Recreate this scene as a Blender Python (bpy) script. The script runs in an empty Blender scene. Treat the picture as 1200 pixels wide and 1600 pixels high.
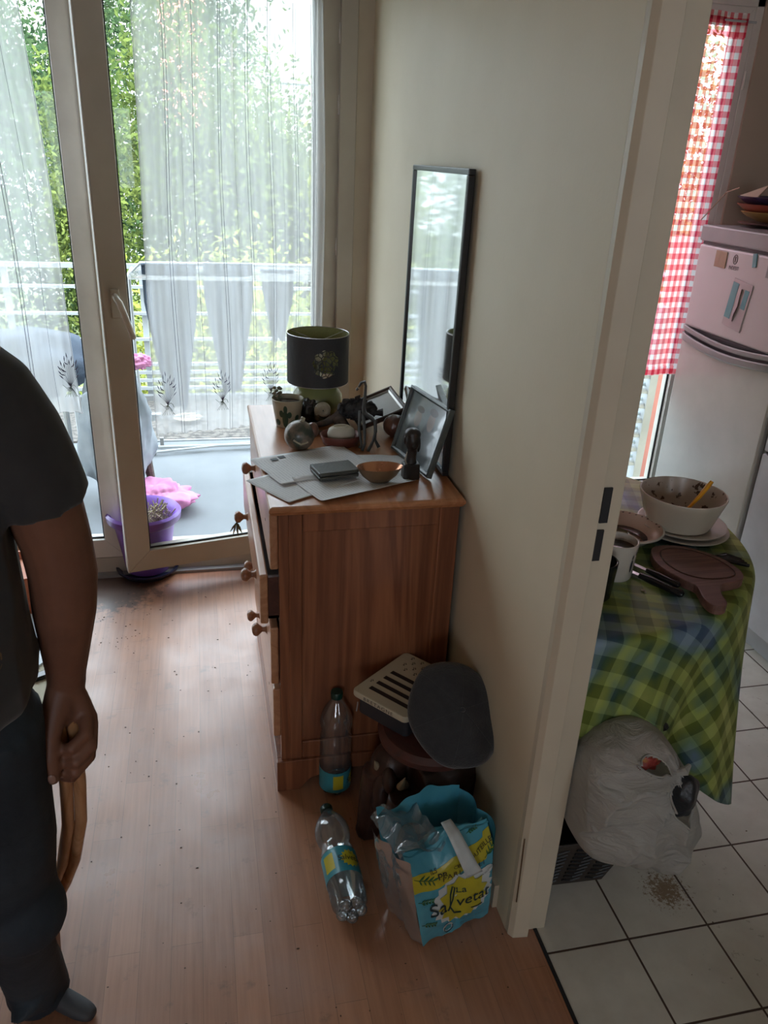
import bpy, math, random
import numpy as np
from mathutils import Vector, Matrix, noise
S = bpy.context.scene
C = S.collection
random.seed(7); RNG = np.random.RandomState(7)
PI = math.pi
# ------------------------------------------------------------------ camera
cam = bpy.data.cameras.new('camera'); co = bpy.data.objects.new('camera', cam); C.objects.link(co)
yaw, pit, rol = 0.235817, 0.422705, 0.0475967
fw = Vector((math.sin(yaw)*math.cos(pit), math.cos(yaw)*math.cos(pit), -math.sin(pit)))
r0 = Vector((math.cos(yaw), -math.sin(yaw), 0)); u0 = r0.cross(fw)
rr = r0*math.cos(rol)+u0*math.sin(rol); uu = -r0*math.sin(rol)+u0*math.cos(rol)
co.matrix_world = Matrix(((rr.x,uu.x,-fw.x,0),(rr.y,uu.y,-fw.y,0),(rr.z,uu.z,-fw.z,1.58536),(0,0,0,1)))
cam.sensor_fit = 'VERTICAL'; cam.sensor_height = 24; cam.lens = 24*1232.04/1600
cam.clip_start = .02; cam.clip_end = 200
S.camera = co
# ------------------------------------------------------------------ world, sun, exposure
W = bpy.data.worlds.new('sky'); S.world = W; W.use_nodes = True
bg = W.node_tree.nodes['Background']; bg.inputs[0].default_value = (.80,.88,1,1); bg.inputs[1].default_value = 4.2
sun = bpy.data.lights.new('sun', 'SUN'); so = bpy.data.objects.new('sun', sun); C.objects.link(so)
sun.energy = 9; sun.angle = math.radians(.6); sun.color = (1,.93,.78)
so.rotation_euler = Vector((-.35,.75,-1.0)).to_track_quat('-Z','Y').to_euler()
so['kind'] = 'helper'
def portal(x0,x1,z0,z1,y):
    l = bpy.data.lights.new('window_portal','AREA'); o = bpy.data.objects.new('window_portal', l); C.objects.link(o)
    l.shape='RECTANGLE'; l.size = x1-x0; l.size_y = z1-z0; l.cycles.is_portal = True
    o.location = ((x0+x1)/2, y, (z0+z1)/2); o.rotation_euler = (math.radians(-90),0,0)
portal(-1.28,.54,.0,2.25,3.22); portal(1.05,2.05,.2,2.25,3.22)
def portal_back(x0,x1,z0,z1,y):
    portal(x0,x1,z0,z1,y); o = S.objects[-1] if False else bpy.data.objects[sorted(k.name for k in bpy.data.objects if k.name.startswith('window_portal'))[-1]]
    o.rotation_euler = (math.radians(90),0,0)
portal_back(-1.5,-.6,1.0,2.0,-2.65); portal_back(1.3,1.9,1.2,1.9,-2.65)  # fill light through openings added in the unseen back wall
S.view_settings.view_transform = 'Standard'; S.view_settings.look = 'None'
S.view_settings.gamma = 1; S.view_settings.use_curve_mapping = False
S.view_settings.exposure = 1.12
S.cycles.max_bounces = 10; S.cycles.transparent_max_bounces = 24; S.cycles.diffuse_bounces = 6
S.cycles.sample_clamp_indirect = 6; S.cycles.caustics_reflective = False; S.cycles.caustics_refractive = False

# ------------------------------------------------------------------ materials
class NT:
    def __init__(s, name):
        s.m = bpy.data.materials.new(name); s.m.use_nodes = True; s.t = s.m.node_tree; s.t.nodes.clear()
        s.out = s.n('ShaderNodeOutputMaterial')
    def n(s, typ, **kw):
        x = s.t.nodes.new(typ)
        for k, v in kw.items(): setattr(x, k, v)
        return x
    def l(s, a, b): s.t.links.new(a, b)
    def put(s, sock, v):
        if hasattr(v, 'links') or isinstance(v, bpy.types.NodeSocket): s.l(v, sock)
        else:
            if isinstance(v, tuple) and len(v) == 3 and sock.type == 'RGBA': v = (*v, 1)
            sock.default_value = v
    def coord(s, kind='Object'): return s.n('ShaderNodeTexCoord').outputs[kind]
    def mapping(s, v, scale=(1,1,1), loc=(0,0,0), rot=(0,0,0)):
        m = s.n('ShaderNodeMapping'); s.l(v, m.inputs[0]); m.inputs['Location'].default_value = loc
        m.inputs['Rotation'].default_value = rot; m.inputs['Scale'].default_value = scale; return m.outputs[0]
    def noise(s, v, scale=5, detail=4, rough=.55, dist=0):
        x = s.n('ShaderNodeTexNoise'); s.l(v, x.inputs['Vector']); x.inputs['Scale'].default_value = scale
        x.inputs['Detail'].default_value = detail; x.inputs['Roughness'].default_value = rough; x.inputs['Distortion'].default_value = dist
        return x.outputs['Fac']
    def ramp(s, f, stops, interp='LINEAR'):
        x = s.n('ShaderNodeValToRGB'); s.l(f, x.inputs[0]); x.color_ramp.interpolation = interp
        e = x.color_ramp.elements
        while len(e) < len(stops): e.new(.5)
        for i, (p, c) in enumerate(stops): e[i].position = p; e[i].color = (*c, 1) if len(c) == 3 else c
        return x.outputs[0]
    def mix(s, f, a, b, typ='MIX'):
        x = s.n('ShaderNodeMix', data_type='RGBA', blend_type=typ)
        s.put(x.inputs[0], f); s.put(x.inputs[6], a); s.put(x.inputs[7], b); return x.outputs[2]
    def math(s, op, a, b=0.0, c=0.0):
        x = s.n('ShaderNodeMath', operation=op); s.put(x.inputs[0], a); s.put(x.inputs[1], b); s.put(x.inputs[2], c); return x.outputs[0]
    def sep(s, v):
        x = s.n('ShaderNodeSeparateXYZ'); s.l(v, x.inputs[0]); return x.outputs
    def bump(s, h, st=.2, d=.01):
        x = s.n('ShaderNodeBump'); s.l(h, x.inputs['Height']); x.inputs['Strength'].default_value = st; x.inputs['Distance'].default_value = d; return x.outputs[0]
    def bsdf(s, **kw):
        b = s.n('ShaderNodeBsdfPrincipled')
        for k, v in kw.items(): s.put(b.inputs[k.replace('_',' ')], v)
        return b.outputs[0]
    def shader_mix(s, f, a, b):
        x = s.n('ShaderNodeMixShader'); s.put(x.inputs[0], f); s.l(a, x.inputs[1]); s.l(b, x.inputs[2]); return x.outputs[0]
    def done(s, sh): s.l(sh, s.out.inputs[0]); return s.m

def dirty(name, c1, c2=None, rough=.6, scale=6, metallic=0, bump=0, bscale=40, spec=.5, lo=.35, hi=.7, sheen=0, trans=0):
    m = NT(name); v = m.coord()
    c2 = c2 or tuple(x*.8 for x in c1)
    col = m.ramp(m.noise(v, scale, 6), [(lo, c1), (hi, c2)])
    kw = dict(Base_Color=col, Roughness=rough, Metallic=metallic, Specular_IOR_Level=spec)
    if bump: kw['Normal'] = m.bump(m.noise(v, bscale, 5), bump, .005)
    if sheen: kw['Sheen_Weight'] = sheen
    if trans: kw['Transmission_Weight'] = trans
    return m.done(m.bsdf(**kw))
def wood(name, c1, c2, axis='Z', scale=1, rough=.45, spec=.5, coat=0):
    m = NT(name); v = m.coord()
    st = {'X':(.06,1,1),'Y':(1,.06,1),'Z':(1,1,.06)}[axis]
    mv = m.mapping(v, tuple(x*scale for x in st))
    n1 = m.noise(mv, 9, 3, .5, 1.4)
    band = m.math('PINGPONG', m.math('MULTIPLY', n1, 9.0), 1.0)
    n2 = m.noise(mv, 130, 5)
    f = m.math('ADD', m.math('MULTIPLY', band, .55), m.math('MULTIPLY', n2, .5))
    col = m.ramp(f, [(.25, c1), (.85, c2)])
    return m.done(m.bsdf(Base_Color=col, Roughness=rough, Specular_IOR_Level=spec, Coat_Weight=coat, Coat_Roughness=.25))
def clear(name, tint=(1,1,1), refl=.12, rough=.03, opacity=0.0, col=(.8,.85,.9), fres=.15):
    m = NT(name)
    t = m.n('ShaderNodeBsdfTransparent'); t.inputs[0].default_value = (*tint, 1)
    g = m.n('ShaderNodeBsdfGlossy'); g.inputs['Roughness'].default_value = rough
    lw = m.n('ShaderNodeLayerWeight'); lw.inputs[0].default_value = fres
    f = m.math('MULTIPLY_ADD', lw.outputs['Fresnel'], .8, refl)
    sh = m.shader_mix(f, t.outputs[0], g.outputs[0])
    if opacity:
        d = m.n('ShaderNodeBsdfDiffuse'); d.inputs[0].default_value = (*col, 1)
        tl = m.n('ShaderNodeBsdfTranslucent'); tl.inputs[0].default_value = (*col, 1)
        sh = m.shader_mix(opacity, sh, m.shader_mix(.5, d.outputs[0], tl.outputs[0]))
    return m.done(sh)

# parquet
def mk_parquet():
    m = NT('parquet'); v = m.coord()
    mv = m.mapping(v, (1,1,1), (0,0,0), (0,0,PI/2))
    b = m.n('ShaderNodeTexBrick'); m.l(mv, b.inputs[0]); b.offset = .37; b.offset_frequency = 2
    b.inputs['Scale'].default_value = 1; b.inputs['Brick Width'].default_value = .52; b.inputs['Row Height'].default_value = .066
    b.inputs['Mortar Size'].default_value = .0006; b.inputs['Mortar Smooth'].default_value = .1; b.inputs['Bias'].default_value = 0
    b.inputs['Color1'].default_value = (.44,.195,.105,1); b.inputs['Color2'].default_value = (.34,.145,.078,1); b.inputs['Mortar'].default_value = (.16,.07,.04,1)
    gr = m.noise(m.mapping(v, (1,.05,1)), 90, 5)
    c = m.mix(.35, b.outputs[0], m.ramp(gr, [(.3,(.20,.10,.05)),(.75,(.50,.27,.15))]))
    st = m.noise(v, 2.6, 7, .6)
    c = m.mix(m.ramp(st, [(.47,(0,0,0)),(.66,(.4,.4,.4))]), c, (.36,.25,.215))
    sm = m.noise(v, 14, 6, .65)
    c = m.mix(m.ramp(sm, [(.60,(0,0,0)),(.72,(.5,.5,.5))]), c, (.10,.065,.05))
    # soil trodden in by the plant pots at the doorway
    xyz = m.sep(v)
    d = m.math('SQRT', m.math('ADD', m.math('POWER', m.math('MULTIPLY', m.math('ADD', xyz[0], .40), 1.0), 2.0), m.math('POWER', m.math('ADD', xyz[1], -2.84), 2.0)))
    dm = m.math('SUBTRACT', m.math('MULTIPLY_ADD', m.noise(v, 22, 8, .7), .55, 0.0), m.math('MULTIPLY', d, 1.15))
    c = m.mix(m.ramp(dm, [(.04,(0,0,0)),(.13,(.85,.85,.85))]), c, (.055,.045,.04))
    r = m.ramp(m.noise(v, 5, 6), [(.3,(.27,.27,.27)),(.75,(.46,.46,.46))])
    return m.done(m.bsdf(Base_Color=c, Roughness=r, Specular_IOR_Level=.75, Normal=m.bump(gr, .05, .002)))
def mk_tiles():
    m = NT('floor_tiles'); v = m.coord()
    xyz = m.sep(v)
    def edge(a, off):
        p = m.math('FRACT', m.math('MULTIPLY', m.math('ADD', a, off), 5.0))
        return m.math('MINIMUM', p, m.math('SUBTRACT', 1.0, p))
    e = m.math('MINIMUM', edge(xyz[0], -.671+2), edge(xyz[1], -.866+2))
    n = m.noise(v, 9, 7, .6)
    base = m.ramp(n, [(.35,(.62,.60,.53)),(.75,(.50,.475,.41))])
    sp = m.noise(v, 38, 6, .7); big = m.noise(v, 3.2, 3)
    dirt = m.math('MULTIPLY', m.math('GREATER_THAN', sp, .62), m.math('GREATER_THAN', big, .52))
    base = m.mix(m.math('MULTIPLY', dirt, .5), base, (.30,.27,.22))
    # spill of brown crumbs
    d = m.math('SQRT', m.math('ADD', m.math('POWER', m.math('ADD', xyz[0], -1.025), 2.0), m.math('POWER', m.math('ADD', xyz[1], -1.17), 2.0)))
    k = m.math('SUBTRACT', m.math('MULTIPLY', m.noise(v, 110, 6, .75), .26), d)
    base = m.mix(m.ramp(k, [(.085,(0,0,0)),(.10,(.9,.9,.9))]), base, (.23,.155,.09))
    g = m.math('LESS_THAN', e, .0125)
    col = m.mix(g, base, (.062,.035,.022))
    return m.done(m.bsdf(Base_Color=col, Roughness=m.math('MULTIPLY_ADD', g, .5, .24), Specular_IOR_Level=.5, Normal=m.bump(m.ramp(e, [(0,(0,0,0)),(.02,(1,1,1))]), .3, .003)))
def mk_tablecloth():
    m = NT('tie_dye_check_cloth'); v = m.coord('UV'); xyz = m.sep(v)
    def chk(a, w): return m.math('GREATER_THAN', m.math('FRACT', m.math('MULTIPLY', a, w)), .5)
    wob = m.noise(v, 3, 3)
    cx = chk(m.math('ADD', xyz[0], m.math('MULTIPLY', wob, .02)), 15.0); cy = chk(xyz[1], 15.0)
    s = m.math('ADD', cx, cy)
    hue = m.ramp(m.noise(v, 4.2, 3, .6, .5), [(.36,(.045,.085,.15)),(.46,(.035,.075,.04)),(.56,(.10,.13,.02)),(.68,(.15,.175,.03))])
    lite = m.ramp(m.noise(v, 4.2, 3, .6, .5), [(.36,(.19,.27,.34)),(.46,(.17,.26,.15)),(.56,(.30,.36,.09)),(.68,(.42,.45,.15))])
    c = m.mix(m.math('MULTIPLY', s, .5), hue, lite)
    return m.done(m.bsdf(Base_Color=c, Roughness=.5, Specular_IOR_Level=.3))
def sheer(name, opacity, col, weave=0):
    m = NT(name)
    t = m.n('ShaderNodeBsdfTransparent')
    d = m.n('ShaderNodeBsdfDiffuse'); d.inputs[0].default_value = (*col,1)
    tl = m.n('ShaderNodeBsdfTranslucent'); tl.inputs[0].default_value = (*col,1)
    n = m.noise(m.mapping(m.coord('Object'), (1,1,.08)), 60, 3)
    f = m.math('MULTIPLY_ADD', n, .12, opacity-.06)
    return m.done(m.shader_mix(f, t.outputs[0], m.shader_mix(.62, d.outputs[0], tl.outputs[0])))
def mk_gingham():
    m = NT('gingham'); v = m.coord('UV'); xyz = m.sep(v)
    def chk(a): return m.math('GREATER_THAN', m.math('FRACT', m.math('MULTIPLY', a, 24.0)), .5)
    s = m.math('MULTIPLY', m.math('ADD', chk(xyz[0]), chk(xyz[1])), .5)
    c = m.ramp(s, [(0,(.92,.9,.92)),(.5,(.85,.30,.33)),(1,(.66,.03,.07))], 'CONSTANT')
    c = m.n('ShaderNodeValToRGB'); m.l(s, c.inputs[0]); c.color_ramp.interpolation='CONSTANT'
    e = c.color_ramp.elements; e[0].position=0; e[0].color=(.9,.9,.92,1); e[1].position=.25; e[1].color=(.85,.30,.34,1); x=e.new(.75); x.color=(.62,.03,.08,1)
    d = m.n('ShaderNodeBsdfDiffuse'); m.l(c.outputs[0], d.inputs[0])
    tl = m.n('ShaderNodeBsdfTranslucent'); m.l(c.outputs[0], tl.inputs[0])
    t = m.n('ShaderNodeBsdfTransparent'); m.l(m.mix(.45,c.outputs[0],(1,.93,.93)), t.inputs[0])
    return m.done(m.shader_mix(.55, t.outputs[0], m.shader_mix(.6, d.outputs[0], tl.outputs[0])))
def mk_leaf(name, a, b):
    m = NT(name); n = m.noise(m.coord(), 1.3, 3)
    c = m.ramp(n, [(.4,a),(.62,b)])
    d = m.n('ShaderNodeBsdfDiffuse'); m.l(c, d.inputs[0]); t = m.n('ShaderNodeBsdfTranslucent'); m.l(c, t.inputs[0])
    return m.done(m.shader_mix(.45, d.outputs[0], t.outputs[0]))
def mk_shade(name, col, rough=.8):
    # drum lampshade pierced with a flower of petals
    m = NT(name); v = m.coord(); xyz = m.sep(v)
    ang = m.math('ARCTAN2', m.math('SUBTRACT', 0.0, xyz[1]), xyz[0])       # pierced flower faces -Y, a little to the right
    u = m.math('MULTIPLY', m.math('ADD', ang, -1.44), .0925)
    w = m.math('ADD', xyz[2], -.072)
    cmb = m.n('ShaderNodeCombineXYZ'); m.l(u, cmb.inputs[0]); m.l(w, cmb.inputs[1])
    vo = m.n('ShaderNodeTexVoronoi', feature='DISTANCE_TO_EDGE'); m.l(cmb.outputs[0], vo.inputs['Vector']); vo.inputs['Scale'].default_value = 74
    rad = m.math('SQRT', m.math('ADD', m.math('POWER', u, 2.0), m.math('POWER', w, 2.0)))
    wav = m.math('MULTIPLY_ADD', m.math('SINE', m.math('MULTIPLY', m.math('ARCTAN2', u, w), 9.0)), .002, .040)
    hole = m.math('MULTIPLY', m.math('GREATER_THAN', vo.outputs['Distance'], .085), m.math('LESS_THAN', rad, wav))
    b = m.bsdf(Base_Color=m.ramp(m.noise(v, 200, 2), [(.3,col),(.8,tuple(x*1.2 for x in col))]), Roughness=rough)
    t = m.n('ShaderNodeBsdfTransparent')
    return m.done(m.shader_mix(hole, b, t.outputs[0]))
def mk_shirt():
    m = NT('dark_tshirt_jersey'); v = m.coord(); xyz = m.sep(v)
    n = m.noise(v, 30, 4)
    base = m.ramp(n, [(.3,(.020,.021,.023)),(.8,(.030,.031,.033))])
    p = m.noise(m.mapping(v, (1,1,.8)), 42, 3, .5, .8)
    band = m.math('MULTIPLY', m.math('LESS_THAN', xyz[0], -.262), m.math('MULTIPLY', m.math('GREATER_THAN', xyz[2], .96), m.math('LESS_THAN', xyz[2], 1.13)))
    f = m.math('MULTIPLY', m.math('GREATER_THAN', p, .60), band)
    f = m.math('MULTIPLY', f, m.math('LESS_THAN', xyz[1], .92))
    return m.done(m.bsdf(Base_Color=m.mix(m.math('MULTIPLY', f, .7), base, (.17,.10,.035)), Roughness=.85, Sheen_Weight=.15))

M = {}
M['parquet'] = mk_parquet(); M['tiles'] = mk_tiles(); M['cloth'] = mk_tablecloth(); M['gingham'] = mk_gingham()
M['wall'] = dirty('old_cream_wall_paint', (.68,.605,.46), (.62,.545,.40), .5, 2.2, bump=.06, bscale=120, spec=.4)
M['wall_k'] = dirty('kitchen_wall_paint', (.50,.41,.33), (.44,.36,.28), .6, 2)
M['ceiling'] = dirty('ceiling_paint', (.7,.68,.62), None, .8)
M['frame_paint'] = dirty('cream_frame_paint', (.56,.50,.385), (.49,.43,.33), .42, 5, spec=.5)
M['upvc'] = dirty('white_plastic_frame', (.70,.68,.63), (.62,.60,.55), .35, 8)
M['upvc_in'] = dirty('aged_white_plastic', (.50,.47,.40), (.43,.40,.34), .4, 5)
M['gasket'] = dirty('yellowed_gasket', (.42,.35,.20), (.30,.25,.14), .6, 20)
M['rubber'] = dirty('black_rubber', (.015,.015,.017), None, .6)
M['glass'] = clear('window_glass', (.95,.98,.97), .012, .01, fres=.10)
M['sheer'] = sheer('sheer_voile', .50, (.72,.72,.71))
M['thread'] = dirty('grey_purple_thread', (.10,.09,.15), None, .8)
M['thread_g'] = dirty('green_thread', (.10,.13,.09), None, .8)
M['pine'] = wood('varnished_pine', (.17,.058,.027), (.30,.115,.052), 'Z', 1.2, .38, .5, .3)  # shade on the unlit chest side is put into this darker pine
M['pine_top'] = wood('worn_pine_top', (.36,.14,.055), (.47,.21,.095), 'Y', 1.2, .33, .5, .35)
M['pine_front'] = wood('pine_drawer_front', (.42,.20,.10), (.54,.29,.16), 'Y', 1.2, .35, .5, .3)
M['pine_dark'] = wood('dark_drawer_side', (.07,.024,.015), (.11,.04,.024), 'Y', 1, .6)
M['knob'] = wood('turned_wood_knob', (.24,.10,.05), (.33,.15,.08), 'X', 3, .3, .5, .4)
M['black_frame'] = dirty('black_lacquer', (.012,.012,.014), None, .3)
m = NT('mirror_silver'); M['mirror'] = m.done(m.bsdf(Base_Color=(.86,.88,.87), Metallic=1.0, Roughness=m.math('MULTIPLY_ADD', m.noise(m.coord(), 3, 4), .1, .0)))
M['shade'] = mk_shade('charcoal_shade_fabric', (.045,.045,.047)); M['shade_in'] = mk_shade('olive_shade_lining', (.26,.27,.12))
M['olive'] = dirty('olive_ceramic', (.25,.26,.11), (.22,.23,.09), .25, 5)
M['metal'] = dirty('brushed_metal', (.5,.5,.5), None, .3, metallic=1)
M['pewter'] = dirty('dark_pewter', (.10,.10,.095), (.05,.05,.05), .42, 30, metallic=.5)
M['pot_cream'] = dirty('painted_pot_ceramic', (.42,.38,.27), (.34,.29,.2), .35, 12)
M['pot_green'] = dirty('painted_cactus_green', (.03,.07,.04), None, .4)
M['soil'] = dirty('dry_soil', (.06,.045,.035), (.11,.085,.06), .95, 60, bump=.8, bscale=150)
M['succ'] = dirty('succulent_leaf', (.10,.14,.07), (.2,.16,.1), .5, 30)
M['marble'] = dirty('mottled_stone', (.05,.06,.045), (.21,.15,.11), .3, 28, lo=.45, hi=.6)
M['brownstone'] = dirty('reddish_marbled_stone', (.16,.07,.045), (.07,.05,.045), .3, 24, lo=.42, hi=.6)
M['shell'] = dirty('shell_cream', (.42,.38,.28), (.26,.22,.15), .4, 40)
M['drift'] = wood('grey_driftwood', (.05,.038,.032), (.12,.09,.075), 'X', 2, .8)
M['black_bark'] = dirty('black_dried_petals', (.018,.017,.018), (.04,.036,.036), .6, 50, bump=.7, bscale=90)
M['terracotta'] = dirty('glazed_terracotta', (.18,.055,.04), (.13,.04,.03), .35, 15)
M['terra'] = dirty('orange_terracotta_pot', (.42,.13,.05), (.34,.10,.045), .5, 9)
M['soap'] = dirty('cream_soap', (.60,.57,.47), (.52,.48,.38), .5, 15, spec=.4)
m = NT('printed_paper'); v = m.coord('UV'); q = m.sep(v)
ln = m.math('GREATER_THAN', m.math('FRACT', m.math('MULTIPLY', q[1], 34.0)), .62)
wd = m.math('GREATER_THAN', m.noise(m.mapping(v, (60,34,1)), 1, 1), .43)
ins = m.math('MULTIPLY', m.math('GREATER_THAN', q[0], .1), m.math('LESS_THAN', q[0], .9))
M['paper'] = m.done(m.bsdf(Base_Color=m.mix(m.math('MULTIPLY', m.math('MULTIPLY', ln, wd), m.math('MULTIPLY', ins, .33)), (.70,.70,.70), (.28,.28,.31)), Roughness=.7))
M['leather'] = dirty('dark_green_leather', (.045,.05,.042), (.06,.055,.045), .42, 20, bump=.25, bscale=160)
M['bowl_brown'] = dirty('brown_glaze', (.17,.105,.055), (.11,.065,.035), .35, 18)
m = NT('copper_lustre'); M['copper'] = m.done(m.bsdf(Base_Color=(.55,.26,.15), Metallic=.8, Roughness=m.math('MULTIPLY_ADD', m.noise(m.coord(), 40), .2, .15)))
M['ebony'] = dirty('carved_ebony', (.012,.009,.008), (.028,.018,.014), .4, 30, bump=.3, bscale=60)
M['frame_green'] = dirty('grey_green_moulding', (.10,.12,.115), (.06,.07,.07), .35, 30)
M['frame_wood'] = dirty('walnut_moulding', (.07,.04,.028), None, .4, 20)
M['silver_slip'] = dirty('silver_slip', (.42,.40,.37), None, .3, metallic=.5)
M['mat_board'] = dirty('faded_print', (.34,.31,.26), (.25,.23,.19), .35, 7)
m = NT('faded_couple_photo'); v = m.coord('UV')
q = m.sep(v)
def blob(cx, cy, rx, ry):
    a = m.math('POWER', m.math('DIVIDE', m.math('ADD', q[0], -cx), rx), 2.0); b2 = m.math('POWER', m.math('DIVIDE', m.math('ADD', q[1], -cy), ry), 2.0)
    return m.ramp(m.math('ADD', a, b2), [(.6,(1,1,1)),(1.1,(0,0,0))])
c = m.ramp(m.noise(v, 4, 4), [(.3,(.14,.17,.17)),(.7,(.22,.25,.25))])
for bl, colr in ((blob(.30,.26,.2,.4),(.09,.105,.11)), (blob(.68,.3,.22,.42),(.07,.085,.09)), (blob(.32,.64,.1,.16),(.22,.18,.16)), (blob(.66,.70,.1,.17),(.24,.19,.17)), (blob(.66,.86,.12,.07),(.08,.07,.07)), (blob(.33,.79,.11,.06),(.07,.06,.06))):
    c = m.mix(bl, c, colr)
M['photo'] = m.done(m.bsdf(Base_Color=c, Roughness=.18, Coat_Weight=.6, Coat_Roughness=.04))
M['darkwood'] = dirty('dark_carved_wood', (.028,.012,.009), (.055,.022,.014), .35, 25, bump=.2, bscale=50)
M['seatred'] = dirty('dark_red_leather_seat', (.085,.025,.018), (.05,.02,.015), .5, 30, bump=.3, bscale=70)
M['ivory'] = dirty('cream_tusk', (.34,.27,.17), (.25,.19,.12), .45, 20)
M['tin'] = dirty('cream_tin', (.52,.48,.36), (.46,.42,.31), .35, 8)
M['ink'] = dirty('black_ink', (.012,.012,.014), None, .45)
M['darkbox'] = dirty('dark_blue_grey_card', (.022,.024,.03), None, .6)
M['felt'] = dirty('charcoal_wool', (.020,.021,.024), (.030,.031,.034), .95, 60, bump=.4, bscale=220, sheen=.3)
M['pet'] = clear('clear_plastic', (.93,.97,.98), .10, .06, .10, (.75,.85,.9), .3)
M['cap'] = dirty('dark_green_cap', (.006,.045,.03), None, .35)
M['lab_blue'] = dirty('turquoise_label', (.035,.24,.30), (.05,.29,.34), .3, 12)
M['lab_yellow'] = dirty('yellow_print', (.55,.46,.03), None, .35)
M['wrap'] = dirty('turquoise_shrink_film', (.055,.27,.37), (.10,.36,.45), .24, 6, bump=.5, bscale=18)
M['wrap_y'] = dirty('yellow_shrink_print', (.48,.41,.03), (.40,.36,.03), .28, 10)
M['wrap_w'] = dirty('white_shrink_print', (.55,.60,.60), None, .3, 10)
M['film'] = clear('clear_crinkled_film', (.93,.96,.97), .12, .12, .22, (.55,.65,.7), .35)
M['leafprint'] = dirty('green_leaf_print', (.03,.13,.05), None, .35)
M['navy'] = dirty('dark_teal_lettering', (.006,.035,.045), None, .4)
M['skin'] = dirty('tanned_skin', (.19,.088,.055), (.155,.07,.045), .5, 18, bump=.12, bscale=120, spec=.35)
M['nail'] = dirty('finger_nail', (.30,.17,.13), None, .3)
M['hair'] = dirty('grey_hair', (.10,.09,.085), (.05,.045,.04), .8, 40)
M['shirt'] = mk_shirt()
M['jeans'] = dirty('dark_denim', (.013,.021,.031), (.026,.040,.055), .8, 9, bump=.9, bscale=14)
M['shoe'] = dirty('grey_shoe', (.055,.06,.07), None, .6)
M['honey'] = wood('honey_varnished_wood', (.38,.19,.085), (.50,.27,.14), 'Z', 2, .22, .5, .6)
M['purple'] = dirty('purple_plastic', (.23,.11,.50), (.19,.09,.42), .38, 8)
M['navyplastic'] = dirty('dark_blue_plastic', (.012,.018,.045), None, .3)
M['straw'] = dirty('dry_straw_stems', (.38,.32,.20), (.22,.19,.12), .8, 60)
M['pinkcloth'] = dirty('pink_fabric', (.56,.19,.40), (.62,.27,.47), .75, 12)
M['concrete'] = dirty('balcony_concrete', (.150,.165,.178), (.125,.138,.15), .6, 4)
M['gravel'] = dirty('dusty_gravel', (.155,.14,.125), (.07,.065,.06), .95, 26, lo=.42, hi=.58, bump=.8, bscale=60)
M['railing'] = dirty('white_painted_metal', (.42,.45,.48), (.36,.39,.42), .4, 10)
M['rack'] = dirty('white_coated_wire', (.5,.53,.55), None, .35)
M['towel'] = dirty('grey_blue_towel', (.065,.085,.12), (.05,.07,.10), .95, 14)
M['sack'] = dirty('pale_grey_cover', (.25,.28,.31), (.15,.18,.21), .6, 9, bump=.4, bscale=14)
M['render'] = dirty('white_render_far', (.24,.25,.26), None, .8)
M['brickish'] = dirty('salmon_panel', (.50,.19,.15), None, .7)
M['ground'] = dirty('lawn', (.06,.09,.025), (.10,.13,.04), .95, 3)
M['bark'] = dirty('grey_bark', (.09,.08,.065), None, .9, 10)
M['leafA'] = mk_leaf('leaves_deep', (.06,.095,.03), (.13,.17,.05))
M['leafB'] = mk_leaf('leaves_bright', (.15,.19,.04), (.27,.29,.07))
M['leafC'] = mk_leaf('leaves_bluish', (.035,.07,.035), (.07,.11,.05))
M['ceramic'] = dirty('cream_ceramic', (.50,.45,.36), (.46,.41,.33), .22, 6)
m = NT('smeared_bowl_inside'); v = m.coord(); c = m.ramp(m.noise(v, 8, 3), [(.3,(.47,.41,.34)),(.7,(.40,.34,.28))])
c = m.mix(m.ramp(m.noise(v, 42, 4, .6), [(.585,(0,0,0)),(.61,(1,1,1))]), c, (.07,.035,.02)); M['bowl_in'] = m.done(m.bsdf(Base_Color=c, Roughness=.28))
M['ceramic_w'] = dirty('white_glaze', (.60,.55,.48), None, .2, 6)
M['dish_in'] = dirty('pinkish_dish_inside', (.56,.40,.32), (.50,.36,.29), .3, 12)
M['sauce'] = dirty('dark_brown_sauce', (.055,.022,.014), None, .18)
M['tea'] = dirty('brown_tea', (.05,.03,.02), None, .1)
M['yellowp'] = dirty('yellow_plastic', (.72,.33,.012), None, .35)
M['blackp'] = dirty('black_plastic_handle', (.010,.010,.011), None, .2)
M['steel'] = dirty('steel_blade', (.5,.5,.5), None, .25, metallic=1)
M['board'] = wood('stained_cutting_board', (.13,.06,.045), (.21,.105,.08), 'X', 2, .55)
M['drink'] = clear('drinking_glass', (.9,.93,.92), .15, .03)
M['bag'] = NT('thin_white_plastic_bag')
m = M['bag']; n = m.noise(m.coord(), 7, 5); tl = m.n('ShaderNodeBsdfTranslucent'); tl.inputs[0].default_value = (.6,.6,.58,1)
b1 = m.bsdf(Base_Color=m.ramp(n, [(.3,(.60,.58,.53)),(.75,(.50,.49,.46))]), Roughness=.4, Normal=m.bump(m.noise(m.mapping(m.coord(), (1,1,2.5)), 16, 5, .6, 1.2), .7, .02))
M['bag'] = m.done(m.shader_mix(.45, b1, tl.outputs[0]))
M['blackbag'] = dirty('black_wrapper', (.014,.015,.018), None, .35, bump=.6, bscale=50)
M['scraps'] = dirty('red_and_orange_peelings', (.30,.04,.03), (.50,.26,.08), .5, 22, lo=.48, hi=.56)
M['crate'] = dirty('brown_plastic_crate', (.040,.030,.024), None, .45)
M['fridge'] = dirty('off_white_fridge_door', (.56,.53,.53), (.52,.49,.49), .30, 3)
M['fridge_lo'] = dirty('pearl_lower_door', (.54,.53,.50), None, .22, 3)
M['fridge_grey'] = dirty('silver_grey_trim', (.30,.30,.30), None, .35)
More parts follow.
